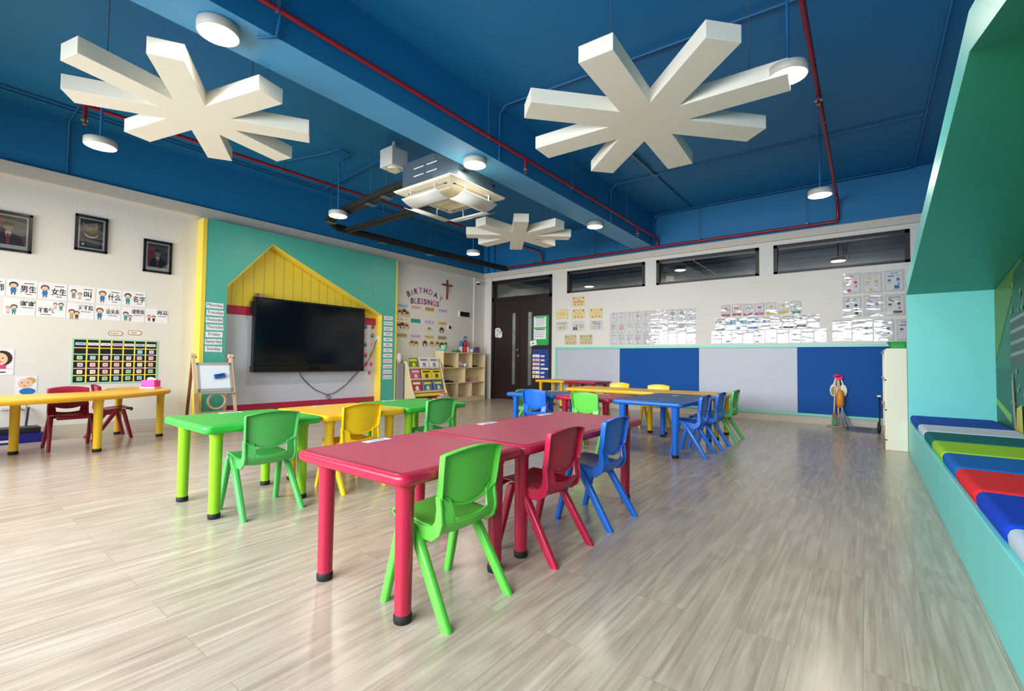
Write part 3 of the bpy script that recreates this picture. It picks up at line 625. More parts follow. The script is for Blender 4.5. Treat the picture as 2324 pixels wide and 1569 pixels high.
put_chair('p_red', 6.28, -6.71, PI, 'crimson chair between the green and blue chairs at the long table')
put_chair('p_blue', 6.28, -6.14, PI, 'blue chair at the far end of the long crimson table')
put_chair('p_green2', 4.59, -7.33, PI, 'green chair at the nearest green table in the television row')
put_chair('p_yellow', 4.545, -6.67, PI, 'yellow chair pushed in at the yellow table of the television row')
put_chair('p_green2', 4.60, -5.94, PI, 'green chair at the far green table of the television row')
put_chair('p_navy', 6.155, -3.77, PI, 'blue chair at the right blue table, nearer of the pair')
put_chair('p_navy', 6.175, -3.21, PI, 'blue chair at the right blue table, farther of the pair')
put_chair('p_green2', 6.185, -2.54, PI, 'green chair at the right end of the far yellow row')
put_chair('p_blue', 4.57, -4.215, PI/2, 'bright blue chair with its worn back to the camera at the left blue table')
put_chair('p_green', 5.22, -4.22, PI/2, 'bright green chair with its back to the camera at the square red table')
put_chair('p_yellow', 4.52, -2.06, -PI/2, 'yellow chair on the far side of the yellow row, left one')
put_chair('p_yellow', 5.18, -2.18, -PI/2, 'yellow chair on the far side of the yellow row, right one')
_c = put_chair('p_green2', 3.68, -3.22, 0, 'smaller green chair mostly hidden left of the far blue table'); _c.scale = (0.85, 0.85, 0.85)
put_chair('p_maroon', 1.165, -7.68, 0, 'maroon chair tucked behind the curved table, facing the room')
put_chair('p_maroon', 0.70, -7.28, PI/2, 'maroon chair at the curved table, seen from its side')

# name strips taped to the tables
def strip(x, y, rz, label, col='white_paper'):
    m = M(); m.rect(0, 0, 0.022, 0.09, 0.0022, 'pale_blue')
    m.box(-0.025, 0.025, -0.07, 0.07, -0.0002, 0.0008, col); m.text('name', 0, 0, 0.02, 0.0008, 'ink_grey', rot=PI/2) if False else None
    o = m.build('name_strip'); o.location = (x, y, 0.5468); o.rotation_euler = (0, 0, rz); tag(o, label, 'name strip', 'name strips on tables')
strip(5.72, -7.31, 0.05, 'white name strip taped to the nearest crimson table'); strip(5.72, -6.50, 0.0, 'white name strip on the near half of the long crimson table'); strip(5.72, -5.86, 0.0, 'white name strip on the far half of the long crimson table')
strip(4.03, -7.30, 0.0, 'white name strip on the nearest green table'); strip(4.03, -6.62, 0.0, 'pale name strip on the yellow table of the television row', 'pale_cream'); strip(4.04, -5.95, 0, 'white name strip on the far green table')
strip(4.35, -3.58, PI/2, 'white name strip on the left blue table'); strip(5.05, -3.58, PI/2, 'white name strip on the square red table'); strip(5.8, -3.2, 0, 'faint name strip on the right blue table', 'pale_blue')

# ------------------------------------------------------------------ house shaped feature wall with the television
hw = thing('house_feature_wall', 'turquoise panel with a yellow house-shaped recess behind the television', 'feature wall', (0, -4.5, 0))
y0, y1, zt, xd = -6.24, -2.845, 2.90, 0.20
g = [(-5.91, 0), (-5.91, 1.98), (-5.28, 2.72), (-3.195, 1.78), (-3.195, 0)]
m = M()
m.prism([(y0+0.05, 0), (-5.91, 0), (-5.91, 1.98), (-5.28, 2.72), (-5.28, zt), (y0+0.05, zt)], 0.0, xd, 'turq_board', 'x')
m.prism([(-5.28, 2.72), (-3.195, 1.78), (-3.195, 0), (y1-0.03, 0), (y1-0.03, zt), (-5.28, zt)], 0.0, xd, 'turq_board', 'x'); m.build('turquoise_surround', hw)
m = M(); m.box(0, xd+0.004, y0, y0+0.05, 0, zt, 'yellow_paint'); m.box(0, xd+0.004, y1-0.03, y1, 0, zt, 'yellow_paint'); m.build('yellow_edge', hw)
# reveal lining of the recess
m = M(); q = 0.012
m.box(0.002, xd+0.003, -3.195-q, -3.195, 0, 1.78, 'yellow_paint'); m.bar((xd/2, -5.28, 2.72-q/2), (xd/2, -3.195, 1.78-q/2), xd, q, 'yellow_paint'); m.bar((xd/2, -5.28, 2.72-q/2), (xd/2, -5.91, 1.98-q/2), xd, q, 'yellow_paint'); m.build('yellow_reveal', hw)
m = M(); m.prism([(-5.91, 1.70), (-3.195, 1.70), (-3.195, 1.78), (-5.28, 2.72), (-5.91, 1.98)], 0.001, 0.02, 'yellow_plank', 'x')
y = -5.91+0.13
while y < -3.3:
    top = (2.72+(y+5.28)*(2.72-1.98)/0.63) if y < -5.28 else (2.72-(y+5.28)*(0.94/2.085)); m.box(0.0, 0.0206, y-0.0035, y+0.0035, 1.70, top, 'gold'); y += 0.155
m.build('plank_back', hw)
m = M(); m.box(0.001, 0.022, -5.91, -3.2, 1.585, 1.72, 'red_paint'); m.box(0.001, 0.024, -5.91, -3.2, 0, 0.215, 'red_paint'); m.build('red_band', hw)
m = M(); m.box(0.001, 0.018, -5.91, -3.2, 0.215, 1.585, 'greywhite_panel'); m.build('white_back_panel', hw)
m = M(); m.box(0.001, 0.19, -3.2, -3.19, 0.0, 0.01, 'wood_pine')
# handprints
def hand(m, x, y, r, c, rot):
    m.disc(x, y, r, 0, c, 10)
    for k, (a, l) in enumerate(((-62, 1.55), (-28, 1.9), (0, 2.05), (28, 1.9), (70, 1.5))):
        A = D2R(90-a)+rot; m.rect(x+math.cos(A)*r*l*0.72, y+math.sin(A)*r*l*0.72, r*l*0.8, r*0.36, 0, c, A)
HP = [(-3.43, 1.53, 'ink_blue', 'blue', 'topmost'), (-3.27, 1.54, 'ink_red', 'red', 'topmost'), (-3.43, 1.36, 'pink_pale', 'pale pink', 'second row'), (-3.28, 1.37, 'ink_blue', 'blue', 'second row'), (-3.43, 1.19, 'ink_blue', 'blue', 'third row'), (-3.29, 1.20, 'pink_pale', 'pale pink', 'third row'),
      (-3.42, 0.99, 'ink_red', 'red', 'fourth row'), (-3.30, 1.0, 'ink_yellow', 'yellow', 'fourth row'), (-3.41, 0.82, 'hot_pink', 'pink', 'fifth row'), (-3.29, 0.82, 'hot_pink', 'pink', 'fifth row'), (-3.33, 0.66, 'hot_pink', 'pink', 'lowest')]
for k, (y, z, c, cn, rw) in enumerate(HP):
    m = M(); hand(m, 0, 0, 0.03, c, random.uniform(-0.3, 0.3)); side = 'beside the television' if y < -3.36 else 'nearer the yellow reveal'
    if k == 10: side = 'on its own below the others'
    put(m, 'handprint', WL(y, z, 0.0195+0.0002), '%s paper handprint, %s, %s' % (cn, rw, side), 'handprint', 'painted handprints')
# day labels
for k, dname in enumerate(('Monday', 'Tuesday', 'Wednesday', 'Thursday', 'Friday', 'Saturday', 'Sunday')):
    m = M(); m.box(-0.11, 0.11, -0.04, 0.04, 0, 0.002, 'white_paper'); m.text(dname, 0, 0.0, 0.062, 0.0028, 'ink_black', 0.205); put(m, 'day_card', WL(-6.06+random.uniform(-.006, .006), 1.67-k*0.1035, xd+0.001), 'white card reading %s on the turquoise panel' % dname, 'word card', 'day of the week cards', random.uniform(-0.02, 0.02))
for k, mn in enumerate(('January', 'February', 'March', 'April', 'May', 'June', 'July', 'August', 'September', 'October', 'November', 'December')):
    m = M(); m.box(-0.105, 0.105, -0.037, 0.037, 0, 0.002, 'white_paper'); m.text(mn, 0, 0.0, 0.05, 0.0028, 'ink_black' if k < 7 else 'ink_red', 0.19); put(m, 'month_card', WL(-3.045, 1.735-k*0.1045, xd+0.001), 'white card reading %s on the turquoise panel' % mn, 'word card', 'month cards')
for a_, b_, c_, d_ in ((y0+0.05, -5.91, 1.978, 1.981), (-3.72, -3.4, 2.24, 2.243), (-3.72, -3.717, 2.03, 2.24), (-3.403, -3.4, 1.9, 2.24)):
    m = M(); m.box(xd, xd+0.0008, a_, b_, c_, d_, 'ink_teal'); m.build('panel_seam', hw)
# television
t = thing('television', 'large black flat-screen television on the house-shaped wall', 'television', (0.1, -4.49, 0.71))
TX0, TX1, TY0, TY1, TZ0, TZ1 = 0.06, 0.15, -5.50, -3.545, 0.71, 1.875
m = M(); m.box(TX0, TX1, TY0, TY1, TZ0+0.10, TZ1, 'black_plastic'); m.build('bezel', t, bevel=0.004)
m = M(); m.box(TX1, TX1+0.0015, TY0+0.028, TY1-0.028, TZ0+0.125, TZ1-0.028, 'screen_black'); m.build('screen', t)
m = M(); m.box(TX0-0.02, TX1+0.012, TY0, TY1, TZ0, TZ0+0.098, 'black_plastic'); m.box(TX1+0.012, TX1+0.016, -4.62, -4.42, TZ0+0.02, TZ0+0.08, 'screen_black'); m.build('speaker_bar', t, bevel=0.005)
m = M(); m.box(TX0+0.01, TX1-0.01, TY0-0.035, TY0, 1.62, 1.80, 'black_plastic'); m.build('side_module', t)
m = M(); m.box(0.019, TX0, -4.9, -4.1, 1.0, 1.6, 'black_plastic'); m.build('wall_mount', t)
m = M(); m.box(0.06, 0.14, -5.47, -5.43, 1.876, 1.93, 'wood_dark'); m.box(0.06, 0.14, -5.43, -5.385, 1.876, 1.93, 'ink_grey'); tag(m.build('small_box'), 'small brown and grey box standing on the top left corner of the television', 'box')
m = M(); m.box(0.05, 0.145, -3.217, -3.207, 1.27, 1.37, 'white_plastic'); o = m.build('wall_socket'); tag(o, 'white socket on the yellow reveal right of the television', 'socket')
m = M()
cab = [(0.08, -4.73, 0.70), (0.045, -4.68, 0.62), (0.035, -4.55, 0.49), (0.035, -4.42, 0.39), (0.035, -4.28, 0.33), (0.04, -4.18, 0.29), (0.05, -4.13, 0.25), (0.05, -4.17, 0.22), (0.05, -4.23, 0.27), (0.05, -4.16, 0.31), (0.04, -4.08, 0.31), (0.035, -3.97, 0.37), (0.035, -3.83, 0.46), (0.035, -3.7, 0.59), (0.05, -3.58, 0.70), (0.10, -3.53, 0.76), (0.08, -3.45, 0.83), (0.06, -3.36, 0.95), (0.06, -3.28, 1.12), (0.08, -3.23, 1.28), (0.1, -3.217, 1.32)]
m.tube(cab, 0.006, 'black_plastic', 7); tag(m.build('power_cable'), 'black power cable hanging in a knotted loop under the television', 'cable')

# ------------------------------------------------------------------ left wall: framed pictures, word cards, calendar
def frame(y0, y1, z0, z1, label, kind):
    t = thing('framed_picture', label, 'framed picture', (0, (y0+y1)/2, z0), 'framed pictures on the left wall')
    w, h = y1-y0, z1-z0; T = WL((y0+y1)/2, (z0+z1)/2, 0.004)
    m = M(); m.T = T; f = 0.028
    for a, b, c, d_ in ((-w/2, w/2, -h/2, -h/2+f), (-w/2, w/2, h/2-f, h/2), (-w/2, -w/2+f, -h/2, h/2), (w/2-f, w/2, -h/2, h/2)): m.box(a, b, c, d_, 0, 0.022, 'black_plastic')
    m.build('picture_frame', t, bevel=0.002)
    m = M(); m.T = T; m.box(-w/2+f, w/2-f, -h/2+f, h/2-f, 0, 0.005, 'white_paper'); a, b = w/2-f-0.018, h/2-f-0.018; z = 0.0056
    if kind == 'p':
        m.rect(0, 0.012, 2*a, 2*b-0.03, z, 'photo_brown'); m.poly([(-a, b-0.005), (-a*0.25, b-0.005), (-a*0.5, 0.02), (-a*0.85, -b*0.45), (-a, -b*0.5)], z+.0003, 'flag_red')
        m.poly([(-a*0.85, -b+0.028), (-a*0.75, -b*0.35), (-a*0.28, -b*0.05), (a*0.28, -b*0.05), (a*0.78, -b*0.35), (a*0.9, -b+0.028)], z+.0006, 'suit')
        m.poly([(-a*0.2, -b*0.02), (a*0.2, -b*0.02), (0.0, -b*0.55)], z+.0009, 'white_paper'); m.poly([(-a*0.06, -b*0.12), (a*0.06, -b*0.12), (a*0.09, -b*0.75), (0, -b*0.84), (-a*0.09, -b*0.75)], z+.0012, 'ink_red')
        m.rect(0, b*0.08, a*0.26, b*0.22, z+.0012, 'skin_dark'); m.disc(0, b*0.3, a*0.27, z+.0015, 'skin_dark', 16, b*0.26); m.poly([(-a*0.32, b*0.38), (a*0.32, b*0.38), (a*0.3, b*0.62), (-a*0.3, b*0.62)], z+.0018, 'suit')
        for s in (-1, 1): m.disc(s*a*0.1, b*0.31, 0.006, z+.002, 'suit', 8)
        m.rect(0, b*0.15, a*0.18, 0.005, z+.002, 'flag_red')
    else:
        m.rect(0, 0, 2*a, 2*b, z, 'ink_navy'); m.rect(0, 0, 2*a-0.02, 2*b-0.02, z+.0003, 'suit')
        for s in (-1, 1):
            m.poly([(s*0.0, b*0.18), (s*a*0.3, b*0.5), (s*a*0.85, b*0.82), (s*a*0.72, b*0.35), (s*a*0.35, b*0.1)][::s], z+.0006, 'gold')
            for q in range(4): m.rect(s*a*(0.4+0.1*q), b*(0.28+0.08*q), a*0.3, 0.006, z+.0008, 'suit', s*(0.9))
        m.disc(0, b*0.3, a*0.17, z+.001, 'gold', 12, b*0.22); m.disc(0, b*0.56, a*0.09, z+.001, 'gold', 10); m.rect(0, b*0.27, a*0.14, b*0.16, z+.0013, 'ink_red'); m.poly([(-a*0.25, -b*0.02), (a*0.25, -b*0.02), (0, b*0.2)], z+.0007, 'gold')
        P = [(-a*0.62, b*0.02), (-a*0.3, -b*0.14), (0, -b*0.19), (a*0.3, -b*0.14), (a*0.62, b*0.02), (a*0.6, -b*0.1), (a*0.3, -b*0.26), (0, -b*0.31), (-a*0.3, -b*0.26), (-a*0.6, -b*0.1)]; m.raw([(x, y, z+.001) for x, y in P], [(0, 1, 8, 9), (1, 2, 7, 8), (2, 3, 6, 7), (3, 4, 5, 6)], 'white_paper')
        for q in range(6): m.rect(a*0.15, -b*(0.45+0.08*q), a*(1.2-0.1*(q % 3)), 0.004, z+.001, 'ink_grey')
        for q in (0, 1): m.rect(-a*0.72, -b*(0.52+0.26*q), a*0.22, b*0.18, z+.001, ('ink_red', 'white_paper')[q])
    m.build('print', t)
    m = M(); m.T = T; m.box(-w/2+f, w/2-f, -h/2+f, h/2-f, 0.012, 0.014, 'clear_glass'); m.build('glazing', t)
frame(-8.26, -7.885, 2.09, 2.53, 'black framed portrait of a person in suit and red tie, cut by the photo edge', 'p')
frame(-7.53, -7.225, 2.215, 2.655, 'black framed emblem of a golden winged eagle over dark blue', 'e')
frame(-6.86, -6.545, 2.06, 2.495, 'black framed portrait of a person in suit and red tie, nearest the turquoise panel', 'p')
def kid(m, x, y, s, top, hair='hair', z=0.003):
    m.rect(x-0.12*s, y-0.62*s, 0.1*s, 0.35*s, z, 'ink_brown'); m.rect(x+0.12*s, y-0.62*s, 0.1*s, 0.35*s, z, 'ink_brown'); m.disc(x, y-0.25*s, 0.24*s, z+.0003, top, 10, 0.34*s)
    m.disc(x, y+0.33*s, 0.36*s, z+.0006, hair, 12, 0.34*s); m.disc(x, y+0.25*s, 0.27*s, z+.0009, 'skin', 12, 0.24*s)
W1 = [(-8.12, 0.10, '\u8001\u5e08', '', 0), (-7.945, .25, '\u7537\u751f', 'boy', 1), (-7.695, .25, '\u5973\u751f', 'girl', 2), (-7.44, .255, '\u53eb', 'call', 3), (-7.185, .25, '\u4ec0\u4e48', 'what', 4), (-6.935, .25, '\u540d\u5b57', 'name', 5)]
D1 = ['cut off at the photo edge, upper row', 'with a running child, upper row', 'with a child holding an arm out, upper row', 'with two small children and one large character, upper row', 'with a standing child in blue, upper row', 'with a round child face, last of the upper row']
for k, (y, w, s, e, i) in enumerate(W1):
    m = M(); w = 0.245
    if k == 0: y = -8.195
    m.box(-w/2, w/2, -0.098, 0.098, 0, 0.002, 'white_paper'); m.text(s, 0.052, -0.003, 0.084, 0.003, 'ink_black', 0.128, True); m.rect(0.055, 0.06, 0.08, 0.008, 0.003, 'ink_black'); m.rect(0.055, -0.062, 0.05, 0.007, 0.003, 'ink_black')
    if k == 3: kid(m, -0.075, 0.0, 0.075, 'ink_grey'); kid(m, -0.02, -0.02, 0.055, 'pale_pink', 'ink_brown')
    else: kid(m, -0.065, 0.0, 0.10, 'ink_blue' if k != 5 else 'ink_teal', 'hair' if k % 2 else 'ink_brown')
    put(m, 'chinese_word_card', WL(y, 1.685+random.uniform(-.004, .004), 0.001), 'white Chinese word card ' + D1[k], 'word card', 'Chinese word cards', random.uniform(-.01, .01))
W2 = [(-7.955, '\u8c22\u8c22', 'with an adult and child, first of the lower row', 0), (-7.70, '\u4e0d\u5ba2\u6c14', 'with the drawing at its upper right, lower row', 1), (-7.445, '\u5bf9\u4e0d\u8d77', 'with two dark-haired children hugging, lower row', 2), (-7.19, '\u6ca1\u5173\u7cfb', 'with one brown-haired child in blue, lower row', 3), (-6.94, '\u8bf7\u5e2e\u6211', 'with a child bending over, lower row', 4), (-6.685, '\u518d\u89c1', 'with two tiny waving children, last of the lower row', 5)]
for k, (y, s, d_, i) in enumerate(W2):
    m = M(); m.box(-0.122, 0.122, -0.095, 0.095, 0, 0.002, 'white_paper'); tx, ty = ((0.06, 0.045), (-0.045, -0.02), (0.045, 0.045), (0.045, 0.015), (0.05, 0.04), (0.06, 0.045))[k]
    m.text(s, tx, ty, 0.062, 0.003, 'ink_black', 0.132, True); m.rect(tx, ty-0.048, 0.09, 0.006, 0.003, 'ink_black'); [m.rect(tx+q_, ty+0.040, 0.018, 0.004, 0.003, 'ink_grey') for q_ in (-0.04, 0, 0.04)]
    if k == 1: kid(m, 0.03, 0.045, 0.05, 'pale_pink'); kid(m, 0.08, 0.04, 0.065, 'ink_teal')
    elif k == 2: kid(m, -0.08, -0.035, 0.08, 'tan'); kid(m, -0.035, -0.045, 0.07, 'ink_brown')
    elif k == 3: kid(m, -0.08, -0.01, 0.10, 'ink_blue', 'ink_brown')
    elif k == 4: kid(m, -0.075, -0.02, 0.08, 'ink_teal'); kid(m, -0.03, -0.045, 0.055, 'ink_grey')
    elif k == 5: kid(m, -0.085, -0.03, 0.06, 'ink_red', 'ink_red'); kid(m, -0.035, -0.035, 0.06, 'suit')
    else: kid(m, -0.09, -0.035, 0.055, 'pale_pink', 'ink_orange'); kid(m, -0.045, -0.025, 0.075, 'ink_teal')
    put(m, 'chinese_word_card', WL(y, 1.475+random.uniform(-.004, .004), 0.001), 'white Chinese word card ' + d_, 'word card', 'Chinese word cards', random.uniform(-.01, .01))
def pill(w, h, n=6): return rrect(-w/2, w/2, -h/2, h/2, h*0.49, n)
for y, z, s, l in ((-7.11, 1.222, 'August', 'small oval cream tag reading August above the calendar'), (-6.915, 1.24, '2025', 'small oval cream year tag above the calendar')):
    m = M(); m.prism(pill(0.14, 0.058), 0, 0.003, 'ink_brown'); m.prism(pill(0.13, 0.048), 0.003, 0.0036, 'pale_cream'); m.text(s, -0.01, 0, 0.03, 0.0042, 'ink_black', 0.09); put(m, 'calendar_tag', WL(y, z, 0.001), l, 'tag', 'oval tags over the calendar')
# pocket calendar
t = thing('pocket_calendar', 'black and yellow pocket calendar chart with pastel date cards', 'calendar', (0, -7.09, 0.59)); T = WL(-7.085, 0.868, 0.002)
m = M(); m.T = T; W_, H_ = 0.85, 0.555; m.box(-W_/2, W_/2, -H_/2, H_/2, 0, 0.004, 'cal_green'); m.box(-W_/2+0.018, W_/2-0.018, -H_/2+0.018, H_/2-0.018, 0.004, 0.0046, 'cal_black'); m.build('backing', t)
cw = (W_-0.036)/7; rh = [0.098, 0.078, 0.085, 0.087, 0.087, 0.084]; ytop = H_/2-0.018; ys = [ytop]
for r in rh: ys.append(ys[-1]-r)
m = M(); m.T = T
for i in range(1, 7): m.rect(-W_/2+0.018+cw*i, 0, 0.015, H_-0.036, 0.0052, 'cal_yellow')
for i in range(1, 6): m.rect(0, ys[i], W_-0.036, 0.012, 0.0056, ('cal_yellow', 'pale_green', 'cal_yellow', 'cal_pink', 'cal_yellow')[i-1])
m.build('ribbon_grid', t)
dn = ('Sunday', 'Monday', 'Tuesday', 'Wednesday', 'Thursday', 'Friday', 'Saturday'); dc = ('pale_blue', 'white_paper', 'white_paper', 'pale_purple', 'white_paper', 'pale_blue', 'white_paper')
for i in range(7):
    m = M(); m.T = T; x = -W_/2+0.018+cw*(i+.5); m.box(x-0.047, x+0.047, ys[0]-0.066, ys[0]-0.032, 0.005, 0.007, dc[i]); m.text(dn[i], x, ys[0]-0.049, 0.02, 0.0078, 'ink_black', 0.08); m.build('day_card', t)
pc = ['pale_blue', 'pale_green', 'pale_cream', 'pale_pink', 'pale_pink', 'pale_purple', 'pale_blue', 'pale_green', 'pale_cream', 'pale_cream', 'pale_pink', 'pale_purple', 'pale_blue', 'pale_green', 'pale_cream', 'pale_pink']
dnum = 0
for r in range(1, 6):
    for i in range(7):
        if (r == 1 and i < 5) or (r == 5 and i == 6): continue
        dnum += 1; m = M(); m.T = T; x = -W_/2+0.018+cw*(i+.5)+random.uniform(-.005, .005); y = (ys[r]+ys[r+1])/2
        m.prism([(x+a, y+b_) for a, b_ in rrect(-0.026, 0.026, -0.024, 0.024, 0.008, 3)], 0.005, 0.007, pc[(dnum*5+r) % 16]); m.text(str(dnum), x, y, 0.026, 0.0078, 'ink_black'); m.build('date_card', t)
# pictures of faces by the curved table
m = M(); m.box(-0.13, 0.09, -0.105, 0.105, 0, 0.002, 'white_paper'); m.disc(0, 0.01, 0.078, .003, 'hair', 16, 0.085); m.disc(-0.015, 0.0, 0.058, .0035, 'skin', 16, 0.068); m.disc(-0.02, -0.03, 0.018, .004, 'ink_red', 10, 0.007); m.rect(-0.01, -0.085, 0.08, 0.04, .0045, 'ink_pink')
for s in (-0.04, 0.005): m.disc(s, 0.012, 0.007, .0042, 'hair', 8)
put(m, 'picture_card', WL(-8.07, 0.885, 0.001), 'white card with a dark-haired woman face, left photo edge', 'picture card')
m = M(); m.box(-0.13, 0.09, -0.03, 0.03, 0, 0.002, 'white_paper'); m.rect(-0.02, 0, 0.10, 0.012, .003, 'ink_navy'); put(m, 'word_strip', WL(-8.07, 0.74, 0.001), 'white word strip below the woman face card', 'word card')
m = M(); m.box(-0.085, 0.085, -0.115, 0.115, 0, 0.002, 'white_paper'); m.disc(0.03, 0.065, 0.045, .003, 'tan', 12, 0.04); m.disc(-0.01, 0.035, 0.058, .0035, 'skin', 16, 0.055); m.disc(0.01, -0.055, 0.065, .004, 'ink_blue', 12, 0.038)
for s in (-0.035, 0.012): m.disc(s, 0.045, 0.006, .0042, 'hair', 8)
m.disc(-0.015, 0.01, 0.01, .0042, 'ink_red', 8, 0.005)
put(m, 'picture_card', WL(-7.875, 0.575, 0.001), 'white card with a blond baby in a blue bib behind the curved table', 'picture card')

# ------------------------------------------------------------------ birthday corner on the left wall
def letters(txt, y0, y1, zf, rotf, word, cols):
    ws = []
    for ch in txt: vs, fs = text_geo(ch, 0.165, True); ws.append(max(v.x for v in vs)-min(v.x for v in vs))
    gap = ((y1-y0)-sum(ws))/(len(txt)-1); y = y0
    for k, ch in enumerate(txt):
        yc = y+ws[k]/2; y += ws[k]+gap; u = (yc-y0)/(y1-y0); m = M(); vs, fs = text_geo(ch, 0.165, True); m.raw([(v.x, v.y, 0.004) for v in vs], fs, cols[k])
        put(m, 'wall_letter', WL(yc, zf(u), 0.001), '%s paper letter %s, %s of the arched word %s' % ('pink' if cols[k] == 'ink_pink' else 'navy', ch, ('first', 'second', 'third', 'fourth', 'fifth', 'sixth', 'seventh', 'eighth', 'ninth')[k], word), 'letter', 'birthday lettering', rotf(u))
letters('BIRTHDAY', -2.44, -1.42, lambda u: 2.27+0.17*math.sin(u*PI*0.92+0.1)-0.02*u, lambda u: lerp(0.45, -0.5, u), 'BIRTHDAY', ['ink_navy', 'ink_pink', 'ink_navy', 'ink_pink', 'ink_navy', 'ink_pink', 'ink_navy', 'ink_pink'])
letters('BLESSINGS', -2.34, -1.53, lambda u: 2.17+0.02*math.sin(u*PI), lambda u: 0, 'BLESSINGS', ['ink_navy', 'ink_pink', 'ink_navy', 'ink_pink', 'ink_navy', 'ink_pink', 'ink_navy', 'ink_pink', 'ink_navy'])
MC = ['pale_blue', 'pale_pink', 'tan', 'pale_purple', 'pale_cream', 'ink_teal', 'pale_purple', 'parchment', 'tan', 'pale_purple', 'parchment', 'mur_tan']
MN = ['January', 'February', 'March', 'April', 'May', 'June', 'July', 'August', 'September', 'October', 'November', 'December']
for r in range(3):
    for c in range(4):
        k = r*4+c; m = M(); m.box(-0.13, 0.13, -0.042, 0.042, 0, 0.002, MC[k]); m.text(MN[k], 0, 0, 0.052, .003, 'ink_navy', 0.14)
        for s in (-1, 1): m.disc(s*0.1, 0.005, 0.016, .003, ('ink_pink', 'ink_orange', 'ink_green')[k % 3], 8)
        put(m, 'month_banner', WL((-2.55, -2.19, -1.80, -1.41)[c], (2.04, 1.755, 1.43)[r], 0.001), 'small %s month banner, %s row, %s column of the birthday wall' % ({'pale_blue': 'pale blue', 'pale_pink': 'pale pink', 'tan': 'tan', 'pale_purple': 'lilac', 'pale_cream': 'cream', 'ink_teal': 'teal', 'parchment': 'straw-coloured', 'mur_tan': 'olive-tan'}[MC[k]], ('top', 'middle', 'bottom')[r], ('first', 'second', 'third', 'fourth')[c]), 'banner', 'birthday month banners')
FC = [(-2.62, 1.90), (-2.50, 1.91), (-2.42, 1.88), (-2.64, 1.62), (-2.54, 1.63), (-2.43, 1.62), (-1.80, 1.60), (-1.43, 1.60), (-2.28, 1.28), (-2.17, 1.27), (-1.92, 1.28), (-1.72, 1.28), (-1.55, 1.28), (-1.42, 1.26), (-1.30, 1.28)]
for k, (y, z) in enumerate(FC):
    m = M(); r = 0.07 if k not in (6,) else 0.05; m.disc(0, 0, r*1.15, 0.0008, 'parchment', 14); m.disc(0, 0, r, 0.0014, ('tan', 'ink_brown', 'mur_tan')[k % 3], 14); m.disc(0, -0.005, r*0.55, .002, 'skin', 12); m.disc(0, 0.018, r*0.5, .0026, 'hair', 10, r*0.3); m.rect(0, -r*0.75, r*0.8, r*0.5, .0024, ('white_paper', 'pale_blue', 'pale_pink')[k % 3])
    put(m, 'photo_cutout', WL(y, z, 0.001), 'round child photo cut-out %s' % ('left end under the first blue banner', 'middle one under the first blue banner', 'right one under the first blue banner', 'left one under the second-row cream banner', 'middle one under the second-row cream banner', 'right one under the second-row cream banner', 'small and alone under the second-row lilac banner', 'alone under the second-row straw-coloured banner', 'left one under the bottom lilac banner', 'right one under the bottom lilac banner', 'left one under the bottom straw-coloured banner', 'right one under the bottom straw-coloured banner', 'left one under the bottom olive banner', 'middle one under the bottom olive banner', 'right end under the bottom olive banner')[k], 'photo', 'birthday photo cut-outs')
t = thing('wall_crucifix', 'brown wooden crucifix on the left wall above the shoe shelf', 'crucifix', (0, -1.29, 2.31))
m = M(); m.box(0, 0.018, -1.31, -1.27, 2.31, 2.76, 'cross_brown'); m.box(0, 0.018, -1.45, -1.13, 2.62, 2.65, 'cross_brown'); m.build('cross', t)
m = M(); m.sphere((0.03, -1.29, 2.66), 0.018, 'cross_brown', 10); m.tube([(0.03, -1.29, 2.645), (0.03, -1.29, 2.56), (0.028, -1.288, 2.47), (0.022, -1.29, 2.38)], [0.018, 0.022, 0.017, 0.008], 'cross_brown', 8); m.tube([(0.022, -1.42, 2.66), (0.03, -1.35, 2.63), (0.03, -1.29, 2.625), (0.03, -1.23, 2.63), (0.022, -1.16, 2.66)], 0.008, 'cross_brown', 6); m.build('figure', t)
m = M(); m.box(0, 0.03, -0.90, -0.55, 1.95, 2.09, 'white_plastic'); o = thing('fuse_box', 'white fuse box with a dark door right of the crucifix', 'fuse box', (0, -0.72, 1.95)); m.build('box_body', o, bevel=0.004)
m = M(); m.box(0.03, 0.036, -0.87, -0.56, 1.965, 2.075, 'black_plastic'); m.build('dark_door', o)
m = M(); m.box(0, 0.02, -1.24, -1.14, 1.62, 1.72, 'white_plastic'); m.box(0.02, 0.023, -1.225, -1.155, 1.645, 1.715, 'black_plastic'); tag(m.build('wall_controller'), 'small wall controller with black screen between banners and shelf', 'thermostat')
m = M(); m.box(0, 0.012, -0.71, -0.61, 1.38, 1.50, 'switch_blue'); m.box(0.012, 0.016, -0.69, -0.67, 1.41, 1.46, 'white_plastic'); m.box(0.012, 0.016, -0.65, -0.63, 1.41, 1.46, 'white_plastic'); tag(m.build('light_switch'), 'blue-grey switch plate above the bottles', 'switch')
t = thing('dome_camera', 'small white dome camera on the corner column', 'camera', (0.03, -0.3, 2.8))
m = M(); m.lathe([(0, 0.07), (0.055, 0.07), (0.06, 0.05), (0.055, 0.03), (0, 0.03)], 'white_plastic', (0.09, -0.32, 2.78), 20); m.box(0.03, 0.09, -0.35, -0.29, 2.83, 2.85, 'white_plastic'); m.build('housing', t)
m = M(); m.sphere((0.09, -0.32, 2.81), 0.042, 'black_plastic', 14); m.build('dome', t)

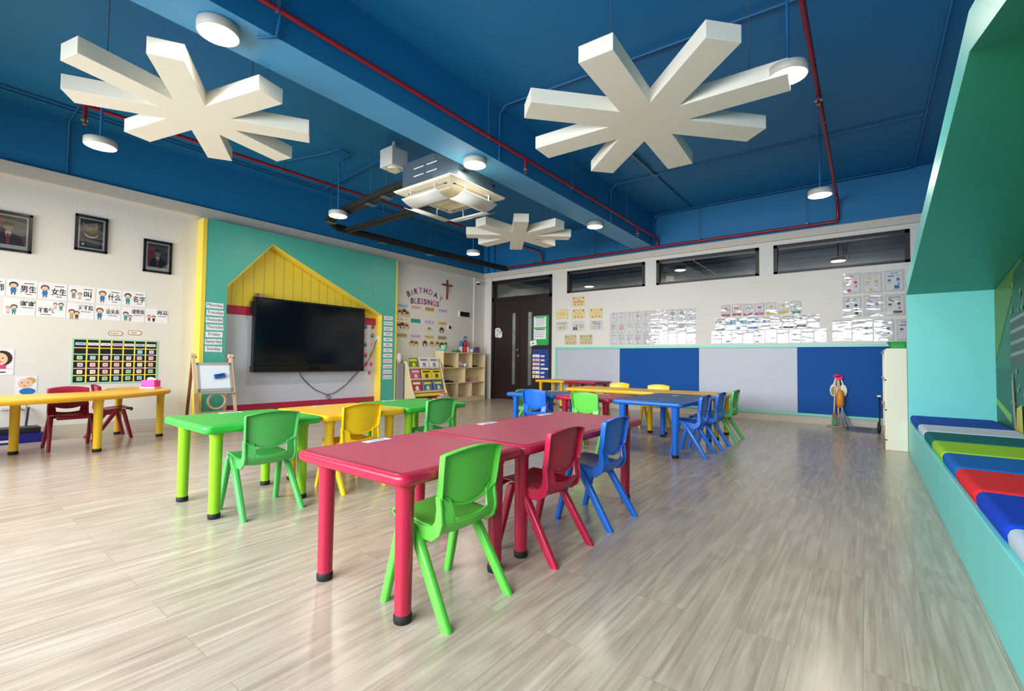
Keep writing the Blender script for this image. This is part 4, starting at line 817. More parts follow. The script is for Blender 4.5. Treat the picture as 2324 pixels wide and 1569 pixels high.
# ------------------------------------------------------------------ shoe shelf
t = thing('shoe_shelf', 'birch pigeonhole shelf with shoes in the far left corner', 'shelf', (0.16, -0.95, 0)); sx0, sx1 = 0.035, 0.31; sy0, sy1 = -1.66, -0.42; k = 0.018
sy1 = -0.27
m = M(); m.box(sx0, sx1, sy0, sy0+k, 0, 1.13, 'wood_birch'); m.build('side_panel', t, bevel=0.003); m = M(); m.box(sx0, sx1, sy1-k, sy1, 0, 1.11, 'wood_birch'); m.build('side_panel', t, bevel=0.003)
m = M(); m.box(sx0, sx0+0.008, sy0+k, sy1-k, 0.05, 1.10, 'wood_birch'); m.build('back_panel', t)
for z in (0.10, 0.43, 0.77, 1.105): m = M(); m.box(sx0+0.008, sx1-0.004, sy0+k, sy1-k, z-k, z, 'wood_birch'); m.build('shelf_board', t, bevel=0.002)
m = M(); m.box(sx1-0.03, sx1-0.012, sy0+k, sy1-k, 0, 0.082, 'wood_birch'); m.build('plinth', t)
for z0_, z1_, ys_ in ((0.77, 1.087, (-1.19, -0.735)), (0.43, 0.752, (-0.96,)), (0.10, 0.412, (-1.19, -0.735))):
    for y in ys_: m = M(); m.box(sx0+0.008, sx1-0.006, y-k/2, y+k/2, z0_, z1_, 'wood_birch'); m.build('divider', t)
def shoe(m, x, y, z, L, w, c, rz):
    T0 = m.T; m.T = Matrix.Translation((x, y, z)) @ Matrix.Rotation(rz, 4, 'Z')
    R = []
    for q, hh, ww in ((0, 0.028, 0.7), (0.08, 0.055, 0.85), (0.3, 0.05, 0.85), (0.5, 0.045, 0.9), (0.75, 0.035, 1.0), (0.93, 0.022, 0.8), (1.0, 0.010, 0.45)):
        R.append([(L*q, math.copysign(abs(math.cos(a))**0.7, math.cos(a))*w/2*ww, max(0, (math.sin(a)*0.5+0.5))*hh) for a in [2*PI*i/12 for i in range(12)]])
    m.rings(R, c, True); m.T = T0
def shoes(y, z, c, label, ry=0.0, n=2, L=0.19):
    for i in range(n):
        m = M(); shoe(m, 0, 0, 0, L, 0.07, c, ry); o = m.build('child_shoe'); o.location = (0.08, y+i*0.085, z+0.0005); tag(o, label[i], 'shoe', 'shoes on the pigeonhole shelf')
shoes(-1.40, 0.77, 'shoe_brown', ('brown shoe in the top left pigeonhole, left of its pair', 'brown shoe in the top left pigeonhole, right of its pair'))
shoes(-0.62, 0.77, 'shoe_black', ('black sandal in the top right pigeonhole, left of its pair', 'black sandal in the top right pigeonhole, right of its pair'), 0.3)
shoes(-1.38, 0.43, 'shoe_black', ('black shoe in the middle left compartment, left of its pair', 'black shoe in the middle left compartment, right of its pair'))
shoes(-0.62, 0.43, 'shoe_pink', ('pink shoe in the middle right compartment, left of its pair', 'pink shoe in the middle right compartment, right of its pair'))
shoes(-1.47, 0.10, 'shoe_pink', ('pink shoe in the bottom left pigeonhole, left of its pair', 'pink shoe in the bottom left pigeonhole, right of its pair'))
shoes(-1.12, 0.10, 'ink_grey', ('grey shoe in the bottom middle pigeonhole, left of its pair', 'grey shoe in the bottom middle pigeonhole, right of its pair'))
m = M(); m.sphere((0.18, -1.02, 0.84), 0.07, 'pink_pale', 12, (1, 1.3, 0.9)); tag(m.build('plastic_bag'), 'pale pink clear bag in the top middle pigeonhole', 'bag')
m = M(); m.sphere((0.2, -0.87, 0.82), 0.05, 'white_paper', 10, (1, 1.1, 0.95)); tag(m.build('white_bundle'), 'white bundle beside the pink bag in the top pigeonhole', 'bundle')
# things on top of the shelf
t = thing('teal_mug', 'teal plastic mug on the left end of the shoe shelf', 'mug', (0.2, -1.57, 1.131))
m = M(); m.lathe([(0, 0), (0.055, 0), (0.06, 0.13), (0.05, 0.13), (0.048, 0.01), (0, 0.01)], 'trim_mint', (0.2, -1.56, 1.131), 18); m.build('cup', t)
m = M(); m.tube([(0.2, -1.5, 1.23), (0.2, -1.46, 1.22), (0.2, -1.455, 1.18), (0.2, -1.5, 1.16)], 0.008, 'trim_mint', 8); m.build('handle', t)
m = M(); m.box(0.1, 0.24, -1.20, -1.06, 1.106, 1.16, 'ink_green'); tag(m.build('green_box', bevel=0.006), 'low dark green box left of the bottles on the shelf', 'box')
for y, c, l in ((-0.985, 'ink_blue', 'blue topped drinking bottle on the shoe shelf'), (-0.865, 'ink_red', 'red drinking bottle in the middle of the bottles'), (-0.76, 'book_pink', 'rosy drinking bottle right of the red one')):
    t = thing('drinking_bottle', l, 'bottle', (0.18, y, 1.106), 'drinking bottles on the shelf')
    m = M(); m.lathe([(0, 0), (0.04, 0), (0.042, 0.02), (0.042, 0.12), (0.03, 0.145), (0, 0.145)], 'pale_pink' if c != 'ink_red' else 'ink_red', (0.18, y, 1.106), 16); m.build('body', t)
    m = M(); m.lathe([(0.031, 0.14), (0.045, 0.15), (0.043, 0.24), (0.02, 0.27), (0, 0.27)], c, (0.18, y, 1.106), 16); m.build('cap', t)
m = M(); m.sphere((0.18, -0.63, 1.155), 0.055, 'white_paper', 12, (1, 1.2, 0.9)); tag(m.build('tissue_pack'), 'white soft tissue pack right of the bottles', 'tissues')
m = M(); m.box(0.14, 0.2, -0.53, -0.36, 1.106, 1.20, 'ink_purple'); m.prism([(-0.53, 1.20), (-0.36, 1.20), (-0.34, 1.25), (-0.50, 1.25)], 0.15, 0.19, 'ink_purple', 'x'); tag(m.build('purple_pouch', bevel=0.01), 'purple pouch at the right end of the shoe shelf', 'pouch')

# ------------------------------------------------------------------ book display rack
t = thing('book_rack', 'cream and yellow book display rack beside the house-shaped wall', 'book rack', (0.25, -2.1, 0)); ry0, ry1 = -2.62, -1.70
side = [(0.03, 0), (0.56, 0), (0.55, 0.12), (0.44, 0.35), (0.36, 0.6), (0.31, 0.78), (0.27, 0.87), (0.22, 0.905), (0.03, 0.905)]
for y in (ry0, ry1-0.018): m = M(); m.prism(side, y, y+0.018, 'wood_birch', 'y'); m.build('side_panel', t, bevel=0.004)
m = M(); m.prism([(lerp(ry0+0.02, ry1-0.02, q), 0.90+0.06*math.sin(q*PI)) for q in [i/10 for i in range(11)]]+[(ry1-0.02, 0.05), (ry0+0.02, 0.05)], 0.04, 0.055, 'wood_birch', 'x'); m.build('back_panel', t)
for x, z in ((0.30, 0.76), (0.37, 0.53), (0.44, 0.28)):
    m = M(); m.box(x-0.10, x, ry0+0.018, ry1-0.018, z-0.012, z, 'yellow_paint'); m.box(x, x+0.01, ry0+0.018, ry1-0.018, z-0.012, z+0.022, 'wood_birch'); m.build('tier', t)
m = M(); m.box(0.06, 0.50, ry0+0.018, ry1-0.018, 0.10, 0.115, 'yellow_paint'); m.box(0.42, 0.45, ry0+0.018, ry1-0.018, 0.19, 0.25, 'yellow_paint'); m.build('front_tray', t)
def book(x, z, y, w, h, c, label, c2='white_paper'):
    m = M(); m.T = Matrix.Translation((x-0.012, y, z+0.001)) @ Matrix.Rotation(-0.22, 4, 'Y')
    m.box(-0.012, 0, -w/2, w/2, 0, h, 'white_paper'); m.box(0, 0.002, -w/2, w/2, 0, h, c); m.box(-0.014, -0.012, -w/2, w/2, 0, h, c)
    m.box(0.002, 0.0026, -w*0.38, w*0.38, h*0.68, h*0.88, c2); m.T = m.T @ Matrix(((0, 0, 1, 0.003), (1, 0, 0, 0), (0, 1, 0, h*0.35), (0, 0, 0, 1))); m.disc(0, 0, w*0.18, 0, c2, 12); m.rect(0, -h*0.2, w*0.5, h*0.04, 0, c2)
    tag(m.build('picture_book'), label, 'book', 'books on the display rack')
book(0.29, 0.76, -2.44, 0.24, 0.21, 'book_green', 'colourful storybook at the left of the top tier', 'book_yellow'); book(0.29, 0.76, -2.16, 0.25, 0.22, 'white_paper', 'white workbook in the middle of the top tier', 'ink_grey'); book(0.29, 0.76, -1.88, 0.25, 0.22, 'white_paper', 'white workbook at the right of the top tier', 'ink_grey')
book(0.36, 0.53, -2.44, 0.24, 0.21, 'book_pink', 'pink and purple storybook on the middle tier', 'pale_pink'); book(0.36, 0.53, -2.15, 0.26, 0.20, 'book_yellow', 'yellow book in the middle of the rack', 'ink_brown'); book(0.36, 0.53, -1.87, 0.25, 0.20, 'book_yellow', 'yellow book at the right of the middle tier', 'ink_brown')
book(0.43, 0.28, -2.46, 0.25, 0.23, 'book_red', 'red storybook at the left of the bottom tier', 'white_paper'); book(0.43, 0.28, -2.17, 0.25, 0.22, 'book_blue', 'blue book in the middle of the bottom tier', 'book_yellow'); book(0.43, 0.28, -1.87, 0.25, 0.22, 'book_blue', 'blue book at the right of the bottom tier', 'book_yellow')
for k in range(6):
    m = M(); hgt = 0.03; y = -1.90 if k % 2 == 0 else -1.80; m.box(0.0, 0.12, -0.06, 0.06, 0, hgt*0.5, 'white_paper'); m.box(0.0, 0.12, -0.06, 0.06, hgt*0.5, hgt-0.001, 'book_red'); o = m.build('flash_card_box')
    o.location = (0.46+0.0, y-(0.13 if k in (0,) else 0), 0.0); lv = (0, 0, 1, 1, 2, 3)[k]; o.location = (0.455 if lv < 1 else 0.455, (-2.03, -1.86, -1.90, -1.77, -1.84, -1.82)[k], 0.252+lv*0.03 if False else 0.116+lv*0.03)
    tag(o, 'small red and white card box in the rack tray, ' + ('farthest left on the bottom', 'right one on the bottom', 'left one of the second layer', 'right one of the second layer', 'third layer', 'top of the pile')[k], 'box', 'red and white card boxes')
m = M(); m.box(0.0, 0.16, 0.0, 0.3, 0, 0.03, 'white_paper'); o = m.build('paper_stack'); o.location = (0.30, -2.55, 0.116); tag(o, 'stack of white paper in the rack tray', 'paper')
m = M(); m.box(0.03, 0.2, -2.82, -2.66, 0.93, 0.94, 'white_plastic')
t = thing('water_dispenser', 'grey dispenser squeezed between the rack and the house-shaped wall', 'dispenser', (0.12, -2.74, 0))
m = M(); m.box(0.03, 0.22, -2.82, -2.66, 0, 0.86, 'ink_grey'); m.build('body', t, bevel=0.01); m = M(); m.lathe([(0, 0), (0.07, 0), (0.075, 0.1), (0.06, 0.2), (0, 0.2)], 'white_plastic', (0.125, -2.74, 0.86), 16); m.build('container', t)

# ------------------------------------------------------------------ easel with whiteboard
t = thing('easel', 'wooden children easel with grey-framed whiteboard beside the turquoise panel', 'easel', (0.5, -6.17, 0)); ey0, ey1 = -6.40, -5.94
for y in (ey0, ey1):
    m = M(); m.bar((0.74, y, 0), (0.47, y, 0.96), 0.022, 0.04, 'wood_pine', (0, 1, 0)); m.build('front_leg', t, bevel=0.004)
    m = M(); m.bar((0.29, y, 0), (0.47, y, 0.94), 0.022, 0.035, 'wood_dark' if y == ey0 else 'wood_pine', (0, 1, 0)); m.build('rear_leg', t, bevel=0.004)
    m = M(); m.cyl((0.47, y-0.03, 0.95), (0.47, y+0.03, 0.95), 0.03, m='wood_pine', n=16); m.cyl((0.47, y+0.03, 0.93), (0.47, y+0.045, 0.93), 0.012, m='wood_dark', n=10); m.build('hinge_cap', t)
def ex(z): return lerp(0.74, 0.47, z/0.96)+0.012
m = M(); y0_, y1_ = ey0+0.025, ey1-0.015; zb, zt_ = 0.47, 0.86
def fr(m, y0, y1, z0, z1, dx0, dx1, c):
    vs = [(ex(z0)+dx0, y0, z0), (ex(z0)+dx0, y1, z0), (ex(z1)+dx0, y1, z1), (ex(z1)+dx0, y0, z1), (ex(z0)+dx1, y0, z0), (ex(z0)+dx1, y1, z0), (ex(z1)+dx1, y1, z1), (ex(z1)+dx1, y0, z1)]
    m.raw(vs, [(0, 3, 2, 1), (4, 5, 6, 7), (0, 1, 5, 4), (1, 2, 6, 5), (2, 3, 7, 6), (3, 0, 4, 7)], c)
for a in ((y0_, y1_, zb, zb+0.045), (y0_, y1_, zt_-0.035, zt_), (y0_, y0_+0.03, zb, zt_), (y1_-0.03, y1_, zb, zt_)): fr(m, *a, -0.01, 0.008, 'easel_grey')
m.build('board_frame', t, bevel=0.002)
m = M(); fr(m, y0_+0.03, y1_-0.03, zb+0.045, zt_-0.035, -0.006, 0.003, 'whiteboard'); m.build('whiteboard', t)
m = M(); fr(m, ey0-0.01, ey1+0.01, zb-0.022, zb-0.004, -0.01, 0.05, 'easel_grey'); m.build('pen_tray', t)
m = M(); R = []
for k in range(24): a = 2*PI*k/24; R.append((ex(0.33)-0.02, -6.16+0.105*math.cos(a), 0.345+0.105*math.sin(a)))
m.tube(R+[R[0]], 0.016, 'wood_pine', 8, False); m.build('ring_holder', t)
m = M(); m.bar((ex(0.2)-0.02, ey0, 0.2), (ex(0.2)-0.02, ey1, 0.2), 0.03, 0.02, 'wood_pine'); m.build('cross_rail', t)
m = M(); m.T = Matrix.Translation((ex(0.68)+0.02, -6.11, 0.68)) @ Matrix.Rotation(-0.27, 4, 'Y') @ Matrix.Rotation(0.15, 4, 'X')
m.box(-0.015, 0.012, -0.065, 0.065, -0.03, 0.03, 'clip_blue'); m.box(0.012, 0.014, -0.045, 0.045, -0.004, 0.014, 'ink_navy'); o = m.build('board_eraser', bevel=0.012); tag(o, 'blue magnetic eraser stuck on the easel whiteboard', 'eraser')
t = thing('tissue_box', 'hot pink tissue box on the far end of the curved table', 'tissue box', (0.62, -6.85, HC+0.001)); z = HC+0.001
m = M(); m.T = Matrix.Translation((0.80, -6.93, z)) @ Matrix.Rotation(D2R(35), 4, 'Z'); m.box(-0.085, 0.085, -0.05, 0.05, 0.018, 0.10, 'hot_pink'); m.build('box_body', t, bevel=0.012)
m = M(); m.T = Matrix.Translation((0.80, -6.93, z)) @ Matrix.Rotation(D2R(35), 4, 'Z'); m.box(-0.09, 0.09, -0.055, 0.055, 0.0, 0.02, 'pink_pale'); m.build('box_base', t, bevel=0.004)
m = M(); c = Vector((0.80, -6.93, z+0.10)); m.sphere((c.x, c.y, c.z+0.012), 0.03, 'white_paper', 10, (1, 1.3, 0.8)); m.sphere((c.x+0.03, c.y+0.03, c.z+0.008), 0.022, 'white_paper', 10, (1.4, 1.2, 0.5)); m.build('tissue', t)
# clutter on the floor by the left wall
m = M(); m.box(0.25, 0.50, -8.35, -7.78, 0, 0.10, 'box_navy'); m.box(0.501, 0.502, -8.15, -7.98, 0.02, 0.045, 'white_paper'); tag(m.build('storage_crate', bevel=0.008), 'navy blue plastic crate on the floor under the curved table', 'crate')
m = M(); m.box(0.27, 0.48, -8.33, -7.80, 0.101, 0.16, 'suit'); tag(m.build('flat_cover', bevel=0.006), 'black flat cover lying on the navy crate', 'cover')
for y, l in ((-7.93, 'left black ruler bar leaning on the wall behind the crate'), (-7.86, 'right black ruler bar leaning on the wall behind the crate')):
    m = M(); m.bar((0.22, y-0.03, 0.1), (0.02, y+0.01, 0.34), 0.02, 0.008, 'suit'); tag(m.build('black_bar'), l, 'bar', 'bars by the crate')
for y in (-8.02, -7.92):
    m = M(); m.box(0, 0.01, -0.045, 0.045, -0.04, 0.04, 'white_plastic'); m.box(0.01, 0.012, -0.025, 0.025, -0.02, 0.02, 'white_paper'); o = m.build('wall_socket'); o.location = (0, y, 0.36); tag(o, 'white double socket low on the left wall, ' + ('left' if y < -8 else 'right') + ' plate', 'socket', 'low wall sockets')
m = M(); m.sphere((0.12, -8.13, 0.36), 0.035, 'black_plastic', 10, (1.5, 1, 0.7)); tag(m.build('black_plug'), 'black plug at the socket behind the curved table leg', 'plug')

# ------------------------------------------------------------------ back wall cards
def sleeve(o, w, h):
    m = M(); m.rect(0, 0, w, h, 0.0, 'sleeve'); s = m.build('plastic_sleeve', o); s.location = (0, 0, 0.0055); return s
def ycard(x, z, label, kind, rot=0):
    m = M(); w, h = 0.29, 0.20; base = 'parchment' if kind < 2 else 'white_paper'
    m.box(-w/2, w/2, -h/2, h/2, 0, 0.002, base)
    if kind < 2:
        m.border(-w/2, w/2, -h/2, h/2, 0.006, 0.0026, 'tan')
        for s in (-0.11, -0.04, 0.03, 0.11): m.disc(s, 0.068, 0.016 if abs(s) > 0.1 else 0.008, .0028, 'ink_brown' if kind == 0 else 'pale_cream', 7)
        for s in (-0.08, 0.0, 0.08): m.disc(s, -0.065, 0.015, .0028, 'ink_brown' if kind == 0 else 'pale_cream', 7)
        for q in (0.018, 0, -0.018): m.rect(0, q, 0.16-abs(q)*2, 0.005, .0028, 'tan')
    return m, x, z, label
for x, z, l, k in ((2.69, 2.225, 'parchment title card above the yellow rule cards', 0), (2.285, 1.97, 'parchment rule card with pale corners, left of the middle row', 1), (2.695, 1.955, 'parchment rule card with brown stars in the middle of its row', 0), (3.115, 1.945, 'parchment rule card with brown stars at the right of its row', 0), (2.505, 1.405, 'parchment rule card at the bottom left above the mint trim', 0), (2.875, 1.40, 'parchment rule card at the bottom right above the mint trim', 0)):
    m, *_ = ycard(x, z, l, k)
    if z > 2.2: m.text('The', 0, 0.03, 0.04, .0032, 'ink_brown'); m.text('Classroom Rules', 0, -0.01, 0.05, .0032, 'ink_red', 0.25, True)
    o = put(m, 'rule_card', WB(x, z, 0.001), l, 'wall card', 'parchment rule cards')
    if z < 1.5: sleeve(o, 0.30, 0.21)
m, *_ = ycard(0, 0, '', 3); m.text('wash your hands', 0, 0.065, 0.035, .003, 'ink_black', 0.25, True); m.disc(-0.04, -0.03, 0.035, .003, 'ink_yellow'); m.disc(-0.08, -0.03, 0.03, .0028, 'pale_cream'); m.disc(0.05, -0.02, 0.035, .0028, 'pale_pink', 12, 0.05); sleeve(put(m, 'reminder_card', WB(2.285, 1.70, 0.001), 'white reminder card with a yellow soap drawing, left', 'wall card', 'white reminder cards'), .3, .21)
m, *_ = ycard(0, 0, '', 3); m.text('put rubbish', 0.06, 0.0, 0.03, .003, 'ink_black', 0.15, True); m.text('in the bin', 0.06, -0.035, 0.03, .003, 'ink_black', 0.13, True); m.rect(-0.10, -0.055, 0.05, 0.07, .003, 'suit'); m.rect(-0.045, -0.02, 0.04, 0.10, .003, 'tan'); m.rect(-0.045, -0.06, 0.04, 0.06, .0032, 'suit'); sleeve(put(m, 'reminder_card', WB(2.69, 1.70, 0.001), 'white reminder card with a dark bin drawing, middle', 'wall card', 'white reminder cards'), .3, .21)
m, *_ = ycard(0, 0, '', 3); m.text('wash your cups', 0, 0.065, 0.035, .003, 'ink_black', 0.25, True)
for s in (-0.07, -0.03, 0.01, 0.05, 0.08): m.rect(s, -0.03, 0.008, 0.11, .003, 'tan' if s < 0.04 else 'ink_brown'); m.disc(s, 0.03, 0.012, .0032, 'ink_brown', 8)
sleeve(put(m, 'reminder_card', WB(3.12, 1.70, 0.001), 'white reminder card with a row of spoons, right', 'wall card', 'white reminder cards'), .3, .21)
NUM = 'One Two Three Four Five Six Seven Eight Nine Ten Eleven Twelve Thirteen Fourteen Fifteen Sixteen Seventeen Eighteen Nineteen Twenty'.split()+['Twenty '+w for w in 'One Two Three Four Five Six Seven Eight Nine'.split()]+['Thirty']
nc = ['ink_black', 'ink_grey', 'ink_grey', 'ink_black', 'ink_grey', 'ink_grey', 'ink_grey', 'ink_black', 'ink_navy', 'ink_grey', 'ink_grey', 'ink_red', 'pale_blue', 'tan', 'pale_purple', 'ink_grey', 'ink_orange', 'ink_grey', 'ink_black', 'pale_blue', 'pale_purple', 'ink_grey', 'ink_blue', 'ink_red', 'ink_grey', 'ink_navy', 'ink_green', 'pale_purple', 'ink_blue', 'ink_purple']
for k in range(30):
    r, c = divmod(k, 10); m = M(); w, h = 0.135, 0.195; m.box(-w/2, w/2, -h/2, h/2, 0, 0.002, 'white_paper'); m.border(-w/2, w/2, -h/2, h/2, 0.003, .0025, 'ink_grey')
    m.text(NUM[k], 0, h/2-0.022, 0.026, .003, 'ink_black', w*0.8, True); m.text(str(k+1), 0, -h/2+0.028, 0.042, .003, 'ink_black', None, True)
    n = k+1; cols = (1, 1, 2, 2, 2, 3, 3, 3, 3, 4)[k] if k < 10 else (4 if k < 20 else 5); rows = -(-n//cols); dx = min(0.026, 0.1/cols); dy = min(0.03, 0.088/rows)
    for i in range(n): rr, cc = divmod(i, cols); m.disc((cc-(cols-1)/2)*dx, 0.012+((rows-1)/2-rr)*dy, min(dx, dy)*0.42, .003, nc[k], 7)
    o = put(m, 'number_card', WB(3.505+c*0.1705, 1.83-r*0.222, 0.001), 'laminated white counting card reading %s in the %s row' % (NUM[k], ('upper', 'middle', 'lower')[r]), 'number card', 'counting cards on the back wall', random.uniform(-.015, .015)); sleeve(o, w+0.02, h+0.018)
AB = ['apple', 'butterfly', 'cherry', 'dinosaur', 'egg', 'fish', 'guitar', 'hat', 'ice', 'jellyfish', 'kite', 'lamp', 'moon', 'nest', 'owl', 'parrot', 'queen', 'rose', 'sun', 'tree', 'umbrella', 'violin', 'whale', 'xylophone', 'yoyo', 'zebra']
ac = ['ink_red', 'ink_red', 'ink_red', 'ink_pink', 'ink_yellow', 'ink_yellow', 'ink_green', 'ink_green', 'ink_teal', 'ink_teal', 'ink_blue', 'ink_blue', 'ink_navy', 'ink_navy', 'ink_purple', 'ink_purple', 'ink_purple', 'ink_purple', 'ink_orange', 'ink_red', 'ink_red', 'ink_pink', 'tan', 'ink_grey', 'ink_teal', 'ink_navy']
ordn = ('first', 'second', 'third', 'fourth', 'fifth', 'sixth', 'seventh', 'eighth', 'ninth', 'tenth')
def picto(m, k, col):
    y = 0.03
    if k == 0: m.disc(0, y, 0.028, .0034, 'ink_red'); m.rect(0.004, y+0.033, 0.004, 0.014, .0034, 'ink_green'); m.disc(0.04, y-0.012, 0.012, .0032, 'ink_orange', 10)
    elif k == 1:
        for s in (-1, 1): m.poly([(0, y), (s*0.04, y+0.035), (s*0.035, y-0.005), (s*0.025, y-0.03)][::s], .0034, 'ink_orange')
        m.rect(0, y, 0.005, 0.05, .0036, 'suit', 0.3)
    elif k == 6: m.disc(-0.018, y-0.018, 0.018, .0034, 'ink_green', 12); m.rect(0.016, y+0.016, 0.06, 0.008, .0034, 'ink_green', PI/4)
    elif k == 2: m.rect(-0.02, y, 0.045, 0.01, .0034, 'ink_grey', 0.9); m.rect(0.02, y, 0.045, 0.01, .0034, 'ink_red', -0.9)
    elif k % 3 == 0: m.disc(0, y, 0.03, .0034, col, 10, 0.018); m.rect(0.02, y+0.01, 0.02, 0.012, .0034, col, 0.5)
    elif k % 3 == 1: m.poly([(-0.03, y-0.02), (0.03, y-0.02), (0.015, y+0.028), (-0.01, y+0.02)], .0034, col)
    else: m.disc(0, y+0.005, 0.02, .0034, col, 8, 0.03)
k = 0
for r, (nr_, x0, x1, z) in enumerate(((7, 5.63, 6.68, 1.85), (9, 5.535, 6.92, 1.62), (10, 5.47, 7.01, 1.39))):
    for c in range(nr_):
        m = M(); w, h = 0.135, 0.19; tint = 'pale_cream' if k < 7 else ('pale_blue' if k < 13 else 'white_paper'); col = ac[k]
        m.box(-w/2, w/2, -h/2, h/2, 0, 0.002, 'white_paper' if k not in (8, 9, 10) else tint); m.rect(0, -h/2+0.02, w, 0.04, .0026, col); m.border(-w/2, w/2, -h/2, h/2, 0.004, .003, col); m.text(AB[k][0].upper()+AB[k][0], 0, -h/2+0.02, 0.026, .0032, 'white_paper'); m.rect(0, -0.032, 0.05, 0.006, .0032, 'ink_grey'); picto(m, k, col)
        d_ = {0: 'showing a red apple', 1: 'showing an orange butterfly', 6: 'showing a green guitar'}.get(k, 'under crinkled plastic')
        o = put(m, 'alphabet_card', WB(lerp(x0, x1, c/(nr_-1)), z+random.uniform(-.006, .006), 0.001), 'small alphabet picture card %s, %s from the left in the %s row' % (d_, ordn[c], ('upper', 'middle', 'lower')[r]), 'picture card', 'alphabet cards on the back wall', random.uniform(-.02, .02)); sleeve(o, w+0.02, h+0.02); k += 1
CC = [('RED', 'ink_red', 7.415, 2.165), ('YELLOW', 'ink_yellow', 7.66, 2.16), ('BLUE', 'ink_blue', 7.91, 2.165), ('BLACK', 'suit', 7.415, 1.815), ('WHITE', 'ink_grey', 7.665, 1.82), ('BROWN', 'ink_brown', 7.915, 1.81), ('ORANGE', 'ink_orange', 7.285, 1.46), ('GREEN', 'ink_green', 7.535, 1.455), ('PINK', 'ink_purple', 7.79, 1.45), ('PURPLE', 'ink_purple', 8.04, 1.445)]
for k, (nm, c, x, z) in enumerate(CC):
    w, h = 0.205, 0.285; m = M(); m.box(-w/2, w/2, -h/2, h/2, 0, 0.002, 'white_paper'); m.border(-w/2+.004, w/2-.004, -h/2+.004, h/2-.004, 0.003, .0028, 'ink_grey' if nm != 'BLACK' else 'suit')
    m.text(nm, 0, 0.112, 0.036, .003, c, 0.16, True); zf = .003
    m.rect(-0.04, 0.07, 0.075, 0.016, zf, c, 0 if k in (0, 2, 6, 9) else -0.5); m.rect(0.045, 0.075, 0.05, 0.005, zf, c)
    m.disc(-0.055, 0.01, 0.024, zf, c, 7, 0.018); m.disc(0.045, 0.02, 0.022, zf, c, 9); m.rect(-0.05, -0.025, 0.06, 0.005, zf, 'ink_grey'); m.rect(0.05, -0.012, 0.06, 0.005, zf, 'ink_grey'); m.disc(0.05, -0.045, 0.014, zf, c, 6)
    if nm == 'RED': m.disc(-0.035, -0.10, 0.027, zf, 'ink_red', 5)
    elif nm == 'BLUE': m.rect(0.03, -0.09, 0.058, 0.05, zf, 'ink_blue')
    elif nm == 'BLACK': m.disc(0.055, -0.10, 0.025, zf, 'suit', 16)
    elif nm == 'BROWN': m.rect(0.03, -0.10, 0.10, 0.034, zf, 'shoe_brown')
    elif nm == 'WHITE': m.ring2(-0.04, -0.10, 0.021, 0.026, zf, 'ink_grey')
    elif nm == 'GREEN': m.disc(0.05, 0.045, 0.026, zf+.0003, 'ink_green', 14)
    elif nm == 'YELLOW': m.poly([(-0.02+0.03*(1 if i % 2 == 0 else .45)*math.sin(PI*i/5), -0.10+0.03*(1 if i % 2 == 0 else .45)*math.cos(PI*i/5)) for i in range(10)], zf, 'ink_yellow')
    m.rect(0.02, -0.125, 0.07, 0.005, zf, 'ink_grey')
    o = put(m, 'colour_card', WB(x, z, 0.001), 'large laminated colour card headed %s near the nook' % nm, 'colour card', 'colour word cards', random.uniform(-.01, .01)); sleeve(o, w+0.03, h+0.035)

# ------------------------------------------------------------------ things on the door
WD = lambda x, z: Matrix(((1, 0, 0, x), (0, 0, -1, -0.002), (0, 1, 0, z), (0, 0, 0, 1)))
m = M(); m.prism(rrect(-0.11, 0.06, -0.11, 0.12, 0.05, 4), 0, .002, 'white_paper'); m.prism(rrect(-0.02, 0.11, -0.12, 0.05, 0.05, 4), 0.0, .0025, 'white_paper')
for x, y in ((-0.03, 0.05), (0.045, -0.0)): m.disc(x, y, 0.035, .003, 'hair', 12); m.disc(x, y-0.008, 0.027, .0035, 'skin', 12)
m.rect(-0.04, -0.05, 0.09, 0.08, .003, 'pale_blue'); put(m, 'door_sticker', WD(0.49, 1.605), 'white cut-out sticker of two children on the dark door', 'sticker')
t = thing('green_notice_board', 'bright green notice board with two papers on the dark door', 'notice board', (1.73, 0, 1.29)); T = WD(1.73, 1.63)
m = M(); m.T = T; m.box(-0.22, 0.22, -0.34, 0.34, 0, 0.006, 'board_green'); m.border(-.22, .22, -.34, .34, .02, .0065, 'ink_green'); m.build('board', t)
for z, g in ((0.19, 0), (-0.08, 1)):
    m = M(); m.T = T; m.box(-0.19, 0.14, z-0.12, z+0.12, 0.0066, 0.008, 'white_paper')
    for q in range(8 if g == 0 else 3):
        if g == 0: m.rect(-0.025, z+0.07-q*0.022, 0.24, 0.005, .0086, 'ink_grey')
        else: [m.disc(-0.14+0.05*i, z+0.04-q*0.05, 0.014, .0086, 'ink_grey', 8) for i in range(5)]
    m.rect(-0.025, z+0.1, 0.25, 0.02, .0086, 'ink_green' if g == 0 else 'ink_black'); m.build('paper', t)
m = M(); m.box(-0.09, 0.09, -0.06, 0.06, 0.009, 0.011, 'white_paper'); m.disc(-0.01, -0.01, 0.02, .0116, 'ink_navy'); put(m, 'door_tag', WD(1.53, 1.345), 'tilted white tag beside the green notice board', 'tag', tilt=0.22)
t = thing('pocket_chart', 'navy blue pocket chart with white schedule strips on the dark door', 'pocket chart', (1.735, 0, 0.54)); T = WD(1.735, 0.87)
m = M(); m.T = T; m.box(-0.225, 0.225, -0.33, 0.33, 0, 0.004, 'pocket_blue'); m.build('backing', t)
